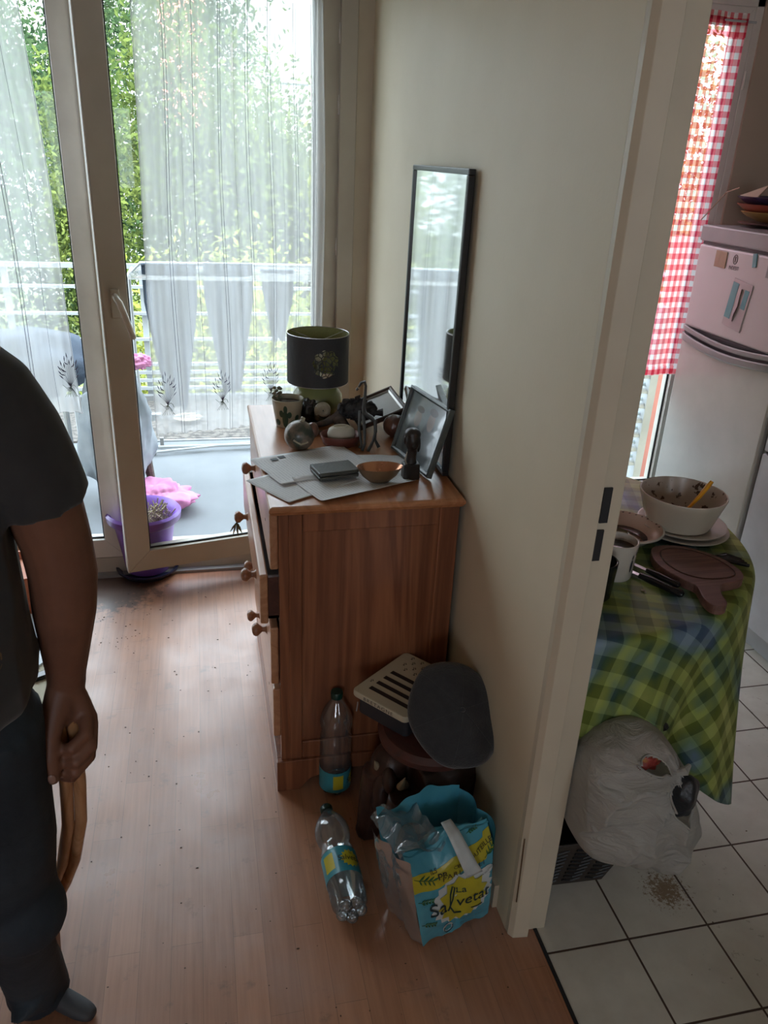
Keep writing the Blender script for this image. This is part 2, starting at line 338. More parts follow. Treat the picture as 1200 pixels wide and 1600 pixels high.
M['fridge_dark'] = dirty('dark_gap', (.03,.03,.033), None, .5)
M['cabinet'] = dirty('white_cabinet', (.58,.60,.65), None, .3)
M['dw_gasket'] = dirty('grey_seam', (.2,.2,.21), None, .5)
M['note'] = dirty('tan_paper_magnet', (.42,.29,.2), None, .7)
M['teal'] = dirty('teal_print', (.08,.27,.30), (.13,.33,.36), .4, 15)
M['pinkprint'] = dirty('pinkish_card', (.52,.46,.47), None, .4)
M['figbrown'] = dirty('brown_print', (.16,.08,.07), None, .5)
M['bowl_purple'] = dirty('dark_purple_glaze', (.045,.03,.07), None, .25)
M['bowl_red'] = dirty('brick_red_glaze', (.30,.075,.045), None, .3)
M['bowl_yell'] = dirty('ochre_glaze', (.38,.27,.09), None, .3)
M['bread'] = dirty('brown_rusk', (.34,.21,.12), None, .8, 30)
M['whitecard'] = dirty('white_card', (.52,.60,.64), None, .4)
M['redcard'] = dirty('red_card_edge', (.25,.02,.03), None, .5)
M['beige'] = dirty('beige_canvas', (.44,.40,.29), None, .7, 20)
M['dust'] = dirty('crumb_brown', (.09,.055,.035), None, .9)

# ------------------------------------------------------------------ mesh helpers
def parent_to(o, p, world=True):
    if p is None: return
    o.parent = p
    if world:
        w = Matrix.Identity(4); q = p
        chain = []
        while q: chain.append(q); q = q.parent
        for q in reversed(chain): w = w @ (q.matrix_parent_inverse @ q.matrix_basis if q.parent else q.matrix_basis)
        o.matrix_parent_inverse = w.inverted()
class B:
    def __init__(s): s.v=[]; s.f=[]; s.mi=[]; s.uv=[]
    def add(s, vs, fs, mi=0, M_=None, uv=None):
        k = len(s.v)
        if M_ is not None: vs = [M_ @ Vector(v) for v in vs]
        s.v += [tuple(v) for v in vs]; s.f += [tuple(i+k for i in f) for f in fs]; s.mi += [mi]*len(fs)
        s.uv += (uv if uv else [(0,0)]*len(vs)); return s
    def box(s, lo, hi, mi=0, M_=None):
        x0,y0,z0 = lo; x1,y1,z1 = hi
        return s.add([(x0,y0,z0),(x1,y0,z0),(x1,y1,z0),(x0,y1,z0),(x0,y0,z1),(x1,y0,z1),(x1,y1,z1),(x0,y1,z1)],
            [(0,3,2,1),(4,5,6,7),(0,1,5,4),(1,2,6,5),(2,3,7,6),(3,0,4,7)], mi, M_)
    def prism(s, poly, z0, z1, mi=0, M_=None):
        n = len(poly)
        uv = [(p[0],p[1]) for p in poly]*2
        return s.add([(x,y,z0) for x,y in poly]+[(x,y,z1) for x,y in poly], [tuple(range(n-1,-1,-1)), tuple(range(n,2*n))]+[(i,(i+1)%n,n+(i+1)%n,n+i) for i in range(n)], mi, M_, uv)
    def lathe(s, prof, seg=32, mi=0, M_=None, close=False, sq=(1,1), cap=True):
        vs=[]; n=len(prof)
        for r,z in prof:
            for k in range(seg):
                a=2*PI*k/seg; vs.append((r*math.cos(a)*sq[0], r*math.sin(a)*sq[1], z))
        fs=[(i*seg+k, i*seg+(k+1)%seg, (i+1)*seg+(k+1)%seg, (i+1)*seg+k) for i in range(n-1) for k in range(seg)]
        if cap:
            if prof[0][0] > 1e-5: fs.append(tuple(range(seg-1,-1,-1)))
            if cap != 'bottom' and prof[-1][0] > 1e-5: fs.append(tuple((n-1)*seg+k for k in range(seg)))
        return s.add(vs, fs, mi, M_)
    def rings(s, rings, mi=0, cap=True, closed=False, M_=None, uvs=None):
        n=len(rings); m=len(rings[0]); vs=[p for r in rings for p in r]
        fs=[(i*m+k, i*m+(k+1)%m, ((i+1)%n)*m+(k+1)%m, ((i+1)%n)*m+k) for i in range(n if closed else n-1) for k in range(m)]
        if cap and not closed: fs += [tuple(range(m-1,-1,-1)), tuple((n-1)*m+k for k in range(m))]
        return s.add(vs, fs, mi, M_, uvs)
    def tube(s, pts, rad, seg=10, mi=0, flat=(1,1), cap=True, closed=False, M_=None, up=None):
        pts=[Vector(p) for p in pts]; n=len(pts)
        if not isinstance(rad,(list,tuple)): rad=[rad]*n
        rings=[]; prev=None
        for i,p in enumerate(pts):
            if closed: t=(pts[(i+1)%n]-pts[i-1])
            else: t=(pts[min(i+1,n-1)]-pts[max(i-1,0)])
            t.normalize()
            if up is not None: a=Vector(up)-t*Vector(up).dot(t)
            elif prev is None: a=t.orthogonal()
            else: a=prev-t*prev.dot(t)
            if a.length<1e-6: a=t.orthogonal()
            a.normalize(); prev=a; b=t.cross(a)
            r=rad[i]; r=(r,r) if not isinstance(r,tuple) else r
            rings.append([p+a*math.cos(2*PI*k/seg)*r[0]*flat[0]+b*math.sin(2*PI*k/seg)*r[1]*flat[1] for k in range(seg)])
        return s.rings(rings, mi, cap, closed, M_)
    def sphere(s, c, r, seg=20, mi=0, sq=(1,1,1), M_=None):
        n=max(6,seg//2); prof=[(max(1e-6,math.sin(PI*i/n)), -math.cos(PI*i/n)) for i in range(n+1)]
        T=Matrix.Translation(c) @ Matrix.Diagonal((r*sq[0],r*sq[1],r*sq[2],1))
        if M_ is not None: T = M_ @ T
        return s.lathe(prof, seg, mi, T, cap=False)
    def grid(s, fn, nu, nv, mi=0, M_=None, wrap=False):
        vs=[]; uv=[]
        for j in range(nv+1):
            for i in range(nu+(0 if wrap else 1)):
                p = fn(i/nu, j/nv); vs.append(p[:3]); uv.append((p[3],p[4]) if len(p)>3 else (i/nu,j/nv))
        w = nu if wrap else nu+1
        fs=[(j*w+i, j*w+(i+1)%w, (j+1)*w+(i+1)%w, (j+1)*w+i) for j in range(nv) for i in range(nu)]
        return s.add(vs, fs, mi, M_, uv)
    def build(s, name, mats, parent=None, smooth=True, bevel=0, world=True, subd=0, solid=0, loc=None, ang=40, remesh=0, weld=False, sm=0):
        me=bpy.data.meshes.new(name); me.from_pydata(s.v, [], s.f)
        if not isinstance(mats,(list,tuple)): mats=[mats]
        for k in mats: me.materials.append(M[k] if isinstance(k,str) else k)
        me.polygons.foreach_set('material_index', s.mi)
        uvl=me.uv_layers.new(name='UVMap'); li=np.zeros(len(me.loops), dtype=np.int32); me.loops.foreach_get('vertex_index', li)
        uvl.data.foreach_set('uv', np.array(s.uv, dtype=np.float32)[li].ravel())
        me.update()
        if smooth:
            me.polygons.foreach_set('use_smooth', [True]*len(me.polygons))
            if not (remesh or subd): me.set_sharp_from_angle(angle=math.radians(ang))
        o=bpy.data.objects.new(name, me); C.objects.link(o); parent_to(o, parent, world)
        if loc: o.location = loc
        if solid: x=o.modifiers.new('solid','SOLIDIFY'); x.thickness=solid; x.offset=0
        if remesh: x=o.modifiers.new('remesh','REMESH'); x.mode='VOXEL'; x.voxel_size=remesh; x.use_smooth_shade=True
        if sm: x=o.modifiers.new('smooth','SMOOTH'); x.iterations=sm; x.factor=.5
        if bevel: x=o.modifiers.new('bevel','BEVEL'); x.width=bevel; x.segments=2; x.limit_method='ANGLE'; x.angle_limit=math.radians(40)
        if subd: x=o.modifiers.new('subd','SUBSURF'); x.levels=subd; x.render_levels=subd
        return o
def tag(o, label=None, cat=None, group=None, kind=None):
    if label: o['label']=label
    if cat: o['category']=cat
    if group: o['group']=group
    if kind: o['kind']=kind
    return o
def thing(name, loc, label, cat, group=None, rz=0, rot=None):
    o=bpy.data.objects.new(name, None); C.objects.link(o); o.location=loc; o.empty_display_size=.05
    o.rotation_euler = rot if rot else (0,0,rz)
    return tag(o, label, cat, group)
def struct(o): o['kind']='structure'; return o
def copy_tree(o, parent=None):
    c=o.copy(); C.objects.link(c); c.parent=parent
    for ch in o.children: copy_tree(ch, c)
    return c
def bx(name, lo, hi, m, parent=None, bevel=0, world=True): return B().box(lo,hi).build(name, m, parent, smooth=False, bevel=bevel, world=world)
def rrect(w, h, r, n=5, cx=0, cy=0):
    out=[]
    for sx,sy,a0 in ((1,1,0),(-1,1,90),(-1,-1,180),(1,-1,270)):
        for k in range(n+1):
            a=math.radians(a0+90*k/n); out.append((cx+sx*(w/2-r)+r*math.cos(a), cy+sy*(h/2-r)+r*math.sin(a)))
    return out
def basis(o, x, y, z=None):
    x=Vector(x).normalized(); y=Vector(y); y=(y-x*y.dot(x)).normalized(); z=x.cross(y)
    return Matrix(((x.x,y.x,z.x,o[0]),(x.y,y.y,z.y,o[1]),(x.z,y.z,z.z,o[2]),(0,0,0,1)))
def text(name, s, size, mat, parent, T, ext=.0004, sx=1, shear=0, align='CENTER', bend=None, spacing=1):
    cu=bpy.data.curves.new(name,'FONT'); cu.body=s; cu.size=size; cu.align_x=align; cu.align_y='CENTER'; cu.shear=shear; cu.space_character=spacing
    tmp=bpy.data.objects.new(name, cu); C.objects.link(tmp)
    dg=bpy.context.evaluated_depsgraph_get(); me=bpy.data.meshes.new_from_object(tmp.evaluated_get(dg))
    bpy.data.objects.remove(tmp); bpy.data.curves.remove(cu)
    b=B(); vs=[]
    for v in me.vertices:
        p=Vector((v.co.x*sx, v.co.y, 0))
        if bend: p=bend(p)
        vs.append(p)
    b.add(vs, [tuple(p.vertices) for p in me.polygons], 0, T @ Matrix.Translation((0,0,ext)))
    bpy.data.meshes.remove(me)
    return b.build(name, mat, parent, smooth=False)

# ================================================================== SETTING
bx('floor', (-3,-2.6,-.05), (.671,3.0,0), 'parquet')['kind']='structure'
bx('floor', (.671,-2.6,-.05), (2.6,3.0,.0), 'tiles')['kind']='structure'
bx('trim_1', (.666,-.6,-.01), (.674,1.13,.0025), 'rubber')['kind']='structure'
bx('ceiling', (-3,-2.6,2.5), (2.7,3.25,2.6), 'ceiling')['kind']='structure'
struct(B().box((-3.1,-2.7,0),(-1.5,-2.6,2.5)).box((-.6,-2.7,0),(1.3,-2.6,2.5)).box((1.9,-2.7,0),(2.7,-2.6,2.5)).box((-1.5,-2.7,2.0),(-.6,-2.6,2.5)).box((-1.5,-2.7,0),(-.6,-2.6,1.0)).box((1.3,-2.7,1.9),(1.9,-2.6,2.5)).box((1.3,-2.7,0),(1.9,-2.6,1.2)).build('wall_back','wall',smooth=False))  # both openings in this unseen wall are added to let in fill light
bx('wall_left', (-3.1,-2.6,0), (-3,3.2,2.5), 'wall')['kind']='structure'
bx('wall_right', (2.5,-2.6,0), (2.6,3.0,2.5), 'wall_k')['kind']='structure'
# partition between living room and kitchen, with the door frame standing at its end
bx('wall_partition', (.603,1.142,0), (.685,3.0,2.5), 'wall')['kind']='structure'
bx('wall_partition', (.62,-2.6,0), (.685,.28,2.5), 'wall')['kind']='structure'
bx('wall_lintel', (.62,.28,2.1), (.685,1.142,2.5), 'wall')['kind']='structure'
# facade in blocks around the two openings
fb=B().box((-3.1,3.0,-.1),(-1.28,3.22,2.6)).box((.545,3.0,-.1),(1.05,3.22,2.6)).box((2.03,3.0,-.1),(2.7,3.045,2.6)).box((2.22,3.045,-.1),(2.7,3.22,2.6)).box((-1.28,3.0,2.2),(.545,3.22,2.6)).box((1.05,3.0,2.18),(2.22,3.22,2.6)).box((1.05,3.0,-.1),(2.22,3.22,.2)).box((-3.1,3.0,2.6),(4.5,3.22,4.2))  # top block: unseen upper wall, added to keep the sun off the balcony
fb.build('wall_facade','wall',smooth=False)['kind']='structure'
bx('baseboard_right', (.592,1.20,0), (.603,3.0,.07), 'frame_paint')['kind']='structure'
bx('trim_2', (.548,2.965,0), (.603,3.0,2.5), 'frame_paint')['kind']='structure'
bx('wall_kitchen_pier', (2.02,2.94,0), (2.5,3.0,2.5), 'wall_k')['kind']='structure'
# door frame
df=B()
prof=[(.603,1.150),(.6035,1.128),(.612,1.116),(.646,1.112),(.647,1.130),(.693,1.128),(.6935,1.152),(.69,1.16)]
n=len(prof); df.add([(x,y,0) for x,y in prof]+[(x,y,2.1) for x,y in prof], [tuple(range(n-1,-1,-1)), tuple(range(n,2*n))]+[(i,(i+1)%n,n+(i+1)%n,n+i) for i in range(n)])
dfo=df.build('door_frame','frame_paint',smooth=False,bevel=.0015); dfo['kind']='structure'; dfo.name='door_1'
for z0,z1,x in ((1.022,1.088,.655),(.948,1.008,.652)):
    bx('strike_slot', (x,1.1255,z0), (x+.0155,1.1305,z1), 'rubber', dfo)
cr=B().tube([(.6035,1.117,.30),(.605,1.117,.24),(.6065,1.117,.17),(.6075,1.117,.115)], .0016, 5); cr.build('paint_crack', dirty('bare_wood_crack',(.10,.05,.02)), dfo)

# ---- living room French window
wf=B().box((.49,2.955,0),(.548,3.03,2.2)).box((-1.28,2.955,0),(-1.22,3.03,2.2)).box((-1.28,2.955,2.14),(.548,3.03,2.2)).box((-1.28,2.962,0),(.548,3.04,.075)).box((-1.28,3.04,0),(.548,3.22,.03))
w1=wf.build('window_1','upvc_in',smooth=False,bevel=.003); struct(w1)
th=B().box((-1.28,2.93,0),(.49,2.962,.012)); th.build('threshold_bar','fridge_grey',w1,smooth=False)
def leaf(name, W, H, z0, st, gl_mat='glass', T=None, kind=True, outer='upvc_in', y0=-.03, y1=.032):
    """leaf in local coords: x 0..W, z z0..z0+H, room side is -y; mitred profiles"""
    b=B(); zt=z0+H
    o=[(0,z0),(W,z0),(W,zt),(0,zt)]; i=[(st,z0+st),(W-st,z0+st),(W-st,zt-st),(st,zt-st)]
    for k in range(4):
        a0,a1,c1,c0=o[k],o[(k+1)%4],i[(k+1)%4],i[k]
        b.add([(p[0],y,p[1]) for y in (y0,y1) for p in (a0,a1,c1,c0)], [(0,1,2,3),(7,6,5,4),(0,4,5,1),(3,2,6,7),(0,3,7,4),(1,5,6,2)])
    fr=b.build(name, outer, None, smooth=False, bevel=.0025)
    fr.matrix_world=T
    g=B().box((st-.004,-.004,z0+st-.004),(W-st+.004,.004,zt-st+.004)).build('glass_pane','glass',fr,smooth=False,world=False)
    ga=B()
    for y in (y0-.001,):
        for (xa,za,xb,zb) in ((st,z0+st,W-st,z0+st+.006),(st,zt-st-.006,W-st,zt-st),(st,z0+st,st+.006,zt-st),(W-st-.006,z0+st,W-st,zt-st)):
            ga.box((xa,-.012,za),(xb,-.006,zb))
    ga.build('glazing_seal','rubber',fr,smooth=False,world=False)
    struct(fr); return fr
SA=math.radians(12.2)
TS=Matrix.Translation((-.3265,2.832,0)) @ Matrix.Rotation(SA,4,'Z')
sash=leaf('window_2',.835,2.05,.0845,.0835,T=TS)
bx('white_edge', (-.004,-.03,.085), (0,.03,2.13), 'upvc', sash, world=False)
# lever handle on the open sash
h=B().box((.026,-.039,1.052),(.056,-.03,1.15)); h.build('handle_plate','upvc_in',sash,smooth=False,bevel=.004,world=False)
h=B().tube([(.041,-.038,1.125),(.041,-.072,1.122),(.048,-.080,1.112),(.066,-.083,1.055),(.084,-.083,.992)],[.011,.010,.011,.0105,.010],10); h.build('handle','upvc',sash,world=False)
for z in (1.28,1.74,1.95):
    B().tube([(.832,-.030,z-.03),(.832,-.030,z+.03)],.006,8).tube([(.832,-.030,z-.012),(.832,-.030,z+.012)],.0075,8).build('hinge','upvc',sash,world=False)
TF=Matrix.Translation((-1.22,2.985,0))
fixed=leaf('window_3',.88,2.06,.08,.078,T=TF,outer='upvc')
B().box((.878,-.034,.08),(.890,-.012,2.14)).build('astragal','upvc',fixed,smooth=False,world=False)
B().box((.872,-.040,.08),(.879,-.030,2.14)).build('yellow_seal','gasket',fixed,smooth=False,world=False)
for z in (.62,1.02,1.4,1.85): B().box((.880,-.044,z),(.888,-.034,z+.035)).build('lock_keep','upvc',fixed,smooth=False,world=False)

# ---- kitchen window
wk=B().box((1.99,2.95,.2),(2.03,3.03,2.18)).box((1.05,2.95,.2),(1.09,3.03,2.18)).box((1.05,2.95,2.13),(2.03,3.03,2.18)).box((1.05,2.95,.2),(2.03,3.03,.25))
struct(wk.build('window_4','upvc',smooth=False,bevel=.003))
kl=leaf('window_5',.90,1.88,.25,.055,T=Matrix.Translation((1.09,2.98,0)),outer='upvc')
for z in (1.35,1.9): B().tube([(.905,-.032,z-.03),(.905,-.032,z+.03)],.006,8).build('hinge','upvc',kl,world=False)
bx('trim_3', (1.05,2.93,2.16), (2.5,2.99,2.22), 'frame_paint')['kind']='structure'

# ================================================================== CURTAINS
def curtain(name, T, x0t, x1t, x0b, x1b, zt, zb, mat, stripes, lav, label, thr='thread', scallop=True, folds=((7,.006),(17,.003)), nu=150, nv=40, th_top=None):
    root=thing(name, T.to_translation(), label, 'curtain'); root.rotation_euler=T.to_euler()
    def X(u,w): return (x0t*(1-w)+x0b*w)*(1-u)+(x1t*(1-w)+x1b*w)*u
    def Y(u,w):
        y=0
        for k,a in folds: y+=a*math.sin(u*k*2*PI+.7*k+.5*math.sin(w*3+k))
        return y
    def P(u,w):
        z=zt+(zb-zt)*w
        if scallop and w>.999: z+=.006*abs(math.sin(u*38*PI/2))
        x=X(u,w)+.006*math.sin(w*7+u*5)*(1 if u>.03 else .3)
        return (x,Y(u,w),z,u*(x1b-x0b),w*(zt-zb))
    B().grid(P,nu,nv).build('voile',mat,root,world=False,ang=180)
    for u,wd in stripes:
        pts=[Vector(P(u,w/24)[:3])+Vector((0,-.0015,0)) for w in range(25)]
        B().tube(pts,wd,4,flat=(1,.35)).build('woven_stripe',thr,root,world=False)
    if scallop:
        pts=[Vector(P(u/120,1)[:3])+Vector((0,-.001,0)) for u in range(121)]
        B().tube(pts,.0014,4).build('hem_edge','sheer',root,world=False)
    for (x,z,sc) in lav:
        b=B(); rnd=random.Random(int(x*1000)+5)
        yy=-.013
        for k,(a,L) in enumerate(((-.62,.058),(-.50,.072),(-.40,.062),(-.34,.086),(-.22,.074),(-.14,.098),(-.02,.108),(.06,.084),(.16,.098),(.26,.080),(.36,.090),(.46,.070),(.56,.060),(-.72,.044),(.68,.046))):
            L*=sc; p0=Vector((x,yy,z)); tip=Vector((x+math.sin(a)*L*.8,yy,z+math.cos(a)*L))
            mid=p0.lerp(tip,.6)+Vector((-.003*a,0,0))
            b.tube([p0,mid,tip],.0005,4)
            d=(tip-mid).normalized(); d=(d+Vector((rnd.uniform(-.15,.15),0,0))).normalized()
            b.tube([tip-d*.003,tip+d*.005*sc,tip+d*.015*sc],[.0010,.0024*sc,.0006],6,flat=(1,.4))
            if k%2==0 and L>.06:
                t2=p0.lerp(tip,.75); sd=Vector((d.z,0,-d.x))*(1 if a>0 else -1)
                b.tube([t2,t2+sd*.005+d*.004,t2+sd*.010+d*.010],[.0008,.0022*sc,.0006],6,flat=(1,.4))
        b.build('embroidered_buds',thr,root,world=False)
        g=B()
        for k in range(6):
            a=-.9+1.8*k/5; g.tube([(x,yy,z+.002),(x+math.sin(a)*.012,yy,z-.018),(x+math.sin(a)*.028*sc,yy,z-.036*sc)],.0007,4)
        g.tube([(x,yy,z),(x-.014,yy,z-.004),(x-.026,yy,z+.008)],.0010,4)
        g.tube([(x,yy,z),(x+.010,yy,z+.008),(x+.017,yy,z+.002),(x+.020,yy,z-.008)],.0010,4)
        g.tube([(x,yy,z),(x-.012,yy,z-.01),(x-.002,yy,z-.016),(x+.004,yy,z-.004)],.0010,4)
        g.tube([(x,yy,z),(x+.010,yy,z-.014),(x+.018,yy,z-.034)],.0010,4)
        g.build('embroidered_bow','thread_g',root,world=False)
    return root
TC=TS @ Matrix.Translation((0,-.045,0))
W_=.775-.158
def su(x): return (x-.158)/W_
st=[]
for x in (.243,.252,.333,.418,.427,.509,.518,.585,.594,.672,.681,.735,.744): st.append((su(x),.0011))
for x in (.297,.473,.632): st.append((su(x),.0005))
curtain('sheer_curtain', TC, .158,.765,.136,.775, 2.06,.632, 'sheer', [(max(0,min(1,u)),w) for u,w in st]+[(0.004,.0008)], [(.185,.745,1),(.382,.745,.95),(.566,.765,.95)], 'sheer white striped curtain with lavender motifs on the open window sash')
TL=Matrix.Translation((-1.22,2.925,0))
st=[(.52,.001),(.535,.001),(.66,.001),(.675,.001),(.80,.001),(.815,.001),(.90,.0006)]
curtain('sheer_curtain', TL, .02,.735,.02,.785, 2.06,.69, 'sheer', st+[(.997,.0008)], [(.752,.79,1)], 'sheer white striped curtain on the closed pane behind the person')
# gingham on the kitchen window
root=thing('gingham_curtain', (1.135,2.90,0), 'red and white gingham curtain on the kitchen window', 'curtain')
def PG(u,w):
    x=.02+.775*u; z=2.10-1.29*w
    return (x, .012*math.sin(u*9*PI)+.004*math.sin(u*31), z, x*1.35, z)
B().grid(PG,120,60).build('gingham_cloth','gingham',root,world=False,ang=180)
B().grid(lambda u,w:(PG(u,0)[0],PG(u,0)[1]-.004,2.10-.075*w,PG(u,0)[3],2.1-.075*w),120,6).build('rod_pocket','gingham',root,world=False,ang=180)
B().grid(lambda u,w:(PG(u,0)[0],PG(u,0)[1]-.004,.81+.035*w,PG(u,0)[3],.81+.035*w),120,4).build('hem','gingham',root,world=False,ang=180)
B().tube([(0,0,2.075),(.83,0,2.075)],.004,8).build('rod','rack',root,world=False)

# ================================================================== OUTSIDE
bx('balcony_slab', (-4,3.22,-.14), (5,4.62,-.01), 'concrete')['kind']='structure'
bx('gravel_strip', (-4,4.62,-.14), (5,5.6,.0), 'gravel')['kind']='structure'
g=B().box((-30,5.7,-3.4),(40,60,-3.3)); struct(g.build('ground','ground',smooth=False))
rl=thing('balcony_railing',(0,5.5,0),'white metal balcony railing with horizontal bars, the low ones standing in for sunlit stripes, behind the clothes airer','railing')
for z,hh in ((.875,.03),(.745,.018),(.575,.018),(.405,.018),(.235,.02),(.18,.02),(.125,.02),(.07,.02)):  # low close-set bars are added, standing in for sunlit stripes on the terrace
    bx('rail_or_stripe_bar',(-4,5.48,z-hh/2),(5,5.51,z+hh/2),'railing',rl)
for x in (-3.2,-2.2,-1.2,-.52,-.37,.8,1.9,2.9,3.9): bx('post',(x-.018,5.51,-.1),(x+.018,5.545,.87),'railing',rl)
# clothes airer
ar=thing('clothes_airer',(0,4.5,0),'white wire clothes airer standing on the balcony behind the curtain','clothes airer')
B().tube([(-.30,4.40,.03),(-.34,4.42,.06),(-.36,4.42,.5),(-.36,4.42,.97),(-.30,4.42,1.03),(.62,4.42,1.03),(.68,4.42,.97),(.68,4.42,.06),(.62,4.42,.02),(-.28,4.42,.02)],.009,8).build('frame','rack',ar)
B().tube([(-.34,4.50,.03),(.66,4.50,.03)],.008,8).tube([(-.30,4.36,.012),(.66,4.52,.03)],.007,8).build('foot_rail','rack',ar)
B().box((-.27,4.46,0),(-.25,4.48,.06)).build('foot_cap','fridge_grey',ar,smooth=False); B().box((-.33,4.36,0),(-.29,4.40,.03)).build('foot_cap','fridge_grey',ar,smooth=False)
for k in range(9):
    y=4.2+.05*k; B().tube([(-.36,y,.98),(.68,y,.98)],.0025,6).build('line','rack',ar)
for x in (-.36,.68): B().tube([(x,4.18,.98),(x,4.64,.98)],.006,6).build('side_rail','rack',ar)
B().tube([(-.28,4.40,.21),(.5,4.5,.14)],.003,5).tube([(-.28,4.42,.19),(.05,4.5,.2)],.003,5).build('cord','rack',ar)
B().box((-.30,4.38,.19),(-.25,4.42,.225)).build('clip','rack',ar,smooth=False)
def hanging(x0,x1,zt,zb,y,label,lobes=3,seed=1):
    o=thing('hanging_laundry',(x0,y,zb),label,'laundry','laundry hung over the clothes airer')
    def P(u,w):
        x=x0+(x1-x0)*u*(1-.0*w); taper=.5*(x1-x0)*.85*max(0,w-.25)
        x=x+taper*(1-2*u)
        return (x, y-.03+.02*math.sin(u*lobes*2*PI+seed)+.012*math.sin(9*w+u*7), zt-(zt-zb)*w-.012*math.sin(u*PI*lobes)*w)
    B().grid(P,36,24).build('cloth','towel',o,ang=180,solid=.006)
    B().grid(lambda u,w:(x0+(x1-x0)*u, y-.03+.12*w, zt+.004-.01*w),20,3).build('fold','towel',o,ang=180,solid=.01)
hanging(-.29,-.02,1.03,.28,4.36,'grey blue towel hanging nearest the open gap, left of the laundry',3,1)
hanging(.02,.27,1.035,.36,4.37,'wide grey blue garment hanging in the middle of the clothes airer',4,3)
hanging(.33,.50,.99,.62,4.50,'small grey blue garment hanging right on the clothes airer behind the lamp',3,5)
def lumpy(name, c, r, sq, mat, label, cat, seed=0, amp=.15, freq=3, parent=None, nu=48, nv=28, ridge=0, zfloor=None, T=None):
    def P(u,w):
        a=2*PI*u; t=PI*w; d=Vector((math.sin(t)*math.cos(a), math.sin(t)*math.sin(a), -math.cos(t)))
        k=1+amp*noise.noise(d*freq+Vector((seed,seed*1.3,0)))+(ridge*abs(noise.noise(d*freq*2+Vector((0,seed,5)))) if ridge else 0)
        p=Vector((c[0]+d.x*r*sq[0]*k, c[1]+d.y*r*sq[1]*k, c[2]+d.z*r*sq[2]*k))
        if zfloor is not None: p.z=max(p.z,zfloor)
        return p if T is None else T@p
    b=B().grid(lambda u,w:tuple(P(u,w)),nu,nv,wrap=True)
    o=b.build(name,mat,parent,ang=180,world=True)
    if label: tag(o,label,cat)
    return o
lumpy('wrapped_sack',(-.43,3.78,.32),.30,(.55,.45,1.02),'sack','pale grey wrapped sack standing on the balcony left of the gap','sack',3,.22,3,zfloor=.0,ridge=.1)
bc=thing('covered_chair',(-.85,3.95,0),'chair under a grey blue cloth on the balcony behind the left curtain','chair')
lumpy('cloth_cover',(-.85,3.95,.62),.36,(.9,.6,.45),'towel',None,None,8,.2,2,parent=bc,ridge=.1)
for x,y in ((-1.08,3.8),(-.64,3.8),(-1.08,4.12),(-.64,4.12)): B().tube([(x,y,-.01),(x*.98-.02,y,.55)],.014,8).build('leg','rack',bc)
lumpy('pink_cloth',(-.26,3.60,.05),.15,(1.1,.8,.5),'pinkcloth','crumpled pink cloth lying on the balcony behind the purple pot','cloth',11,.4,2.0,zfloor=0.0,ridge=.28,nu=72,nv=36)
lumpy('pink_flower',(-.30,3.82,.66),.05,(1,.7,.6),'pinkcloth','small pink cloth bundle on top of the wrapped sack','cloth',14,.5,3,ridge=.3)
tt=B().tube([(-.30,3.78,0),(-.285,3.77,.1),(-.30,3.77,.22)],[.022,.02,.024],8); tag(tt.build('wooden_stump','drift'),'thin brownish branch stump standing below the wrapped sack','branch')
dsh=B().lathe([(.0,.004),(.05,.004),(.085,.03),(.088,.03),(.052,0),(0,0)],28); tag(dsh.build('plant_saucer','shell',loc=(-.12,4.95,.0)),'pale plant saucer lying on the gravel beyond the airer','saucer')
# railing planter hedge line right at the terrace edge: low pale kerb
struct(bx('balcony_kerb',(-4,5.42,0),(5,5.47,.035),'render'))
# kitchen side of the balcony
kp=thing('slatted_chair_stack',(2.0,3.45,0),'white slatted plastic garden chair back behind the kitchen window','chair')
bx('upright',(2.11,3.38,0),(2.15,3.46,1.0),'rack',kp); bx('upright',(1.55,3.38,0),(1.59,3.46,1.0),'rack',kp)
for k in range(11):
    z=.22+.075*k; B().tube([(1.60,3.40,z),(1.87,3.36,z+.012),(2.13,3.40,z)],(.016),8,flat=(1,.5)).build('slat','rack',kp)
    B().tube([(1.87,3.44,z+.03),(2.13,3.42,z+.03)],(.012),8,flat=(1,.5)).build('slat','whitecard',kp)
kr=B().box((2.255,3.58,-.1),(2.305,3.64,1.3)); tag(kr.build('salmon_post','brickish',smooth=False),'salmon red post on the balcony seen low through the kitchen window','post')
kd=B().lathe([(0,0),(.05,0),(.06,.12),(.05,.125),(0,.12)],20); tag(kd.build('dark_jar','blackp',loc=(1.86,3.12,.0)),'dark jar on the sill outside the kitchen window, cut by the door frame','jar')
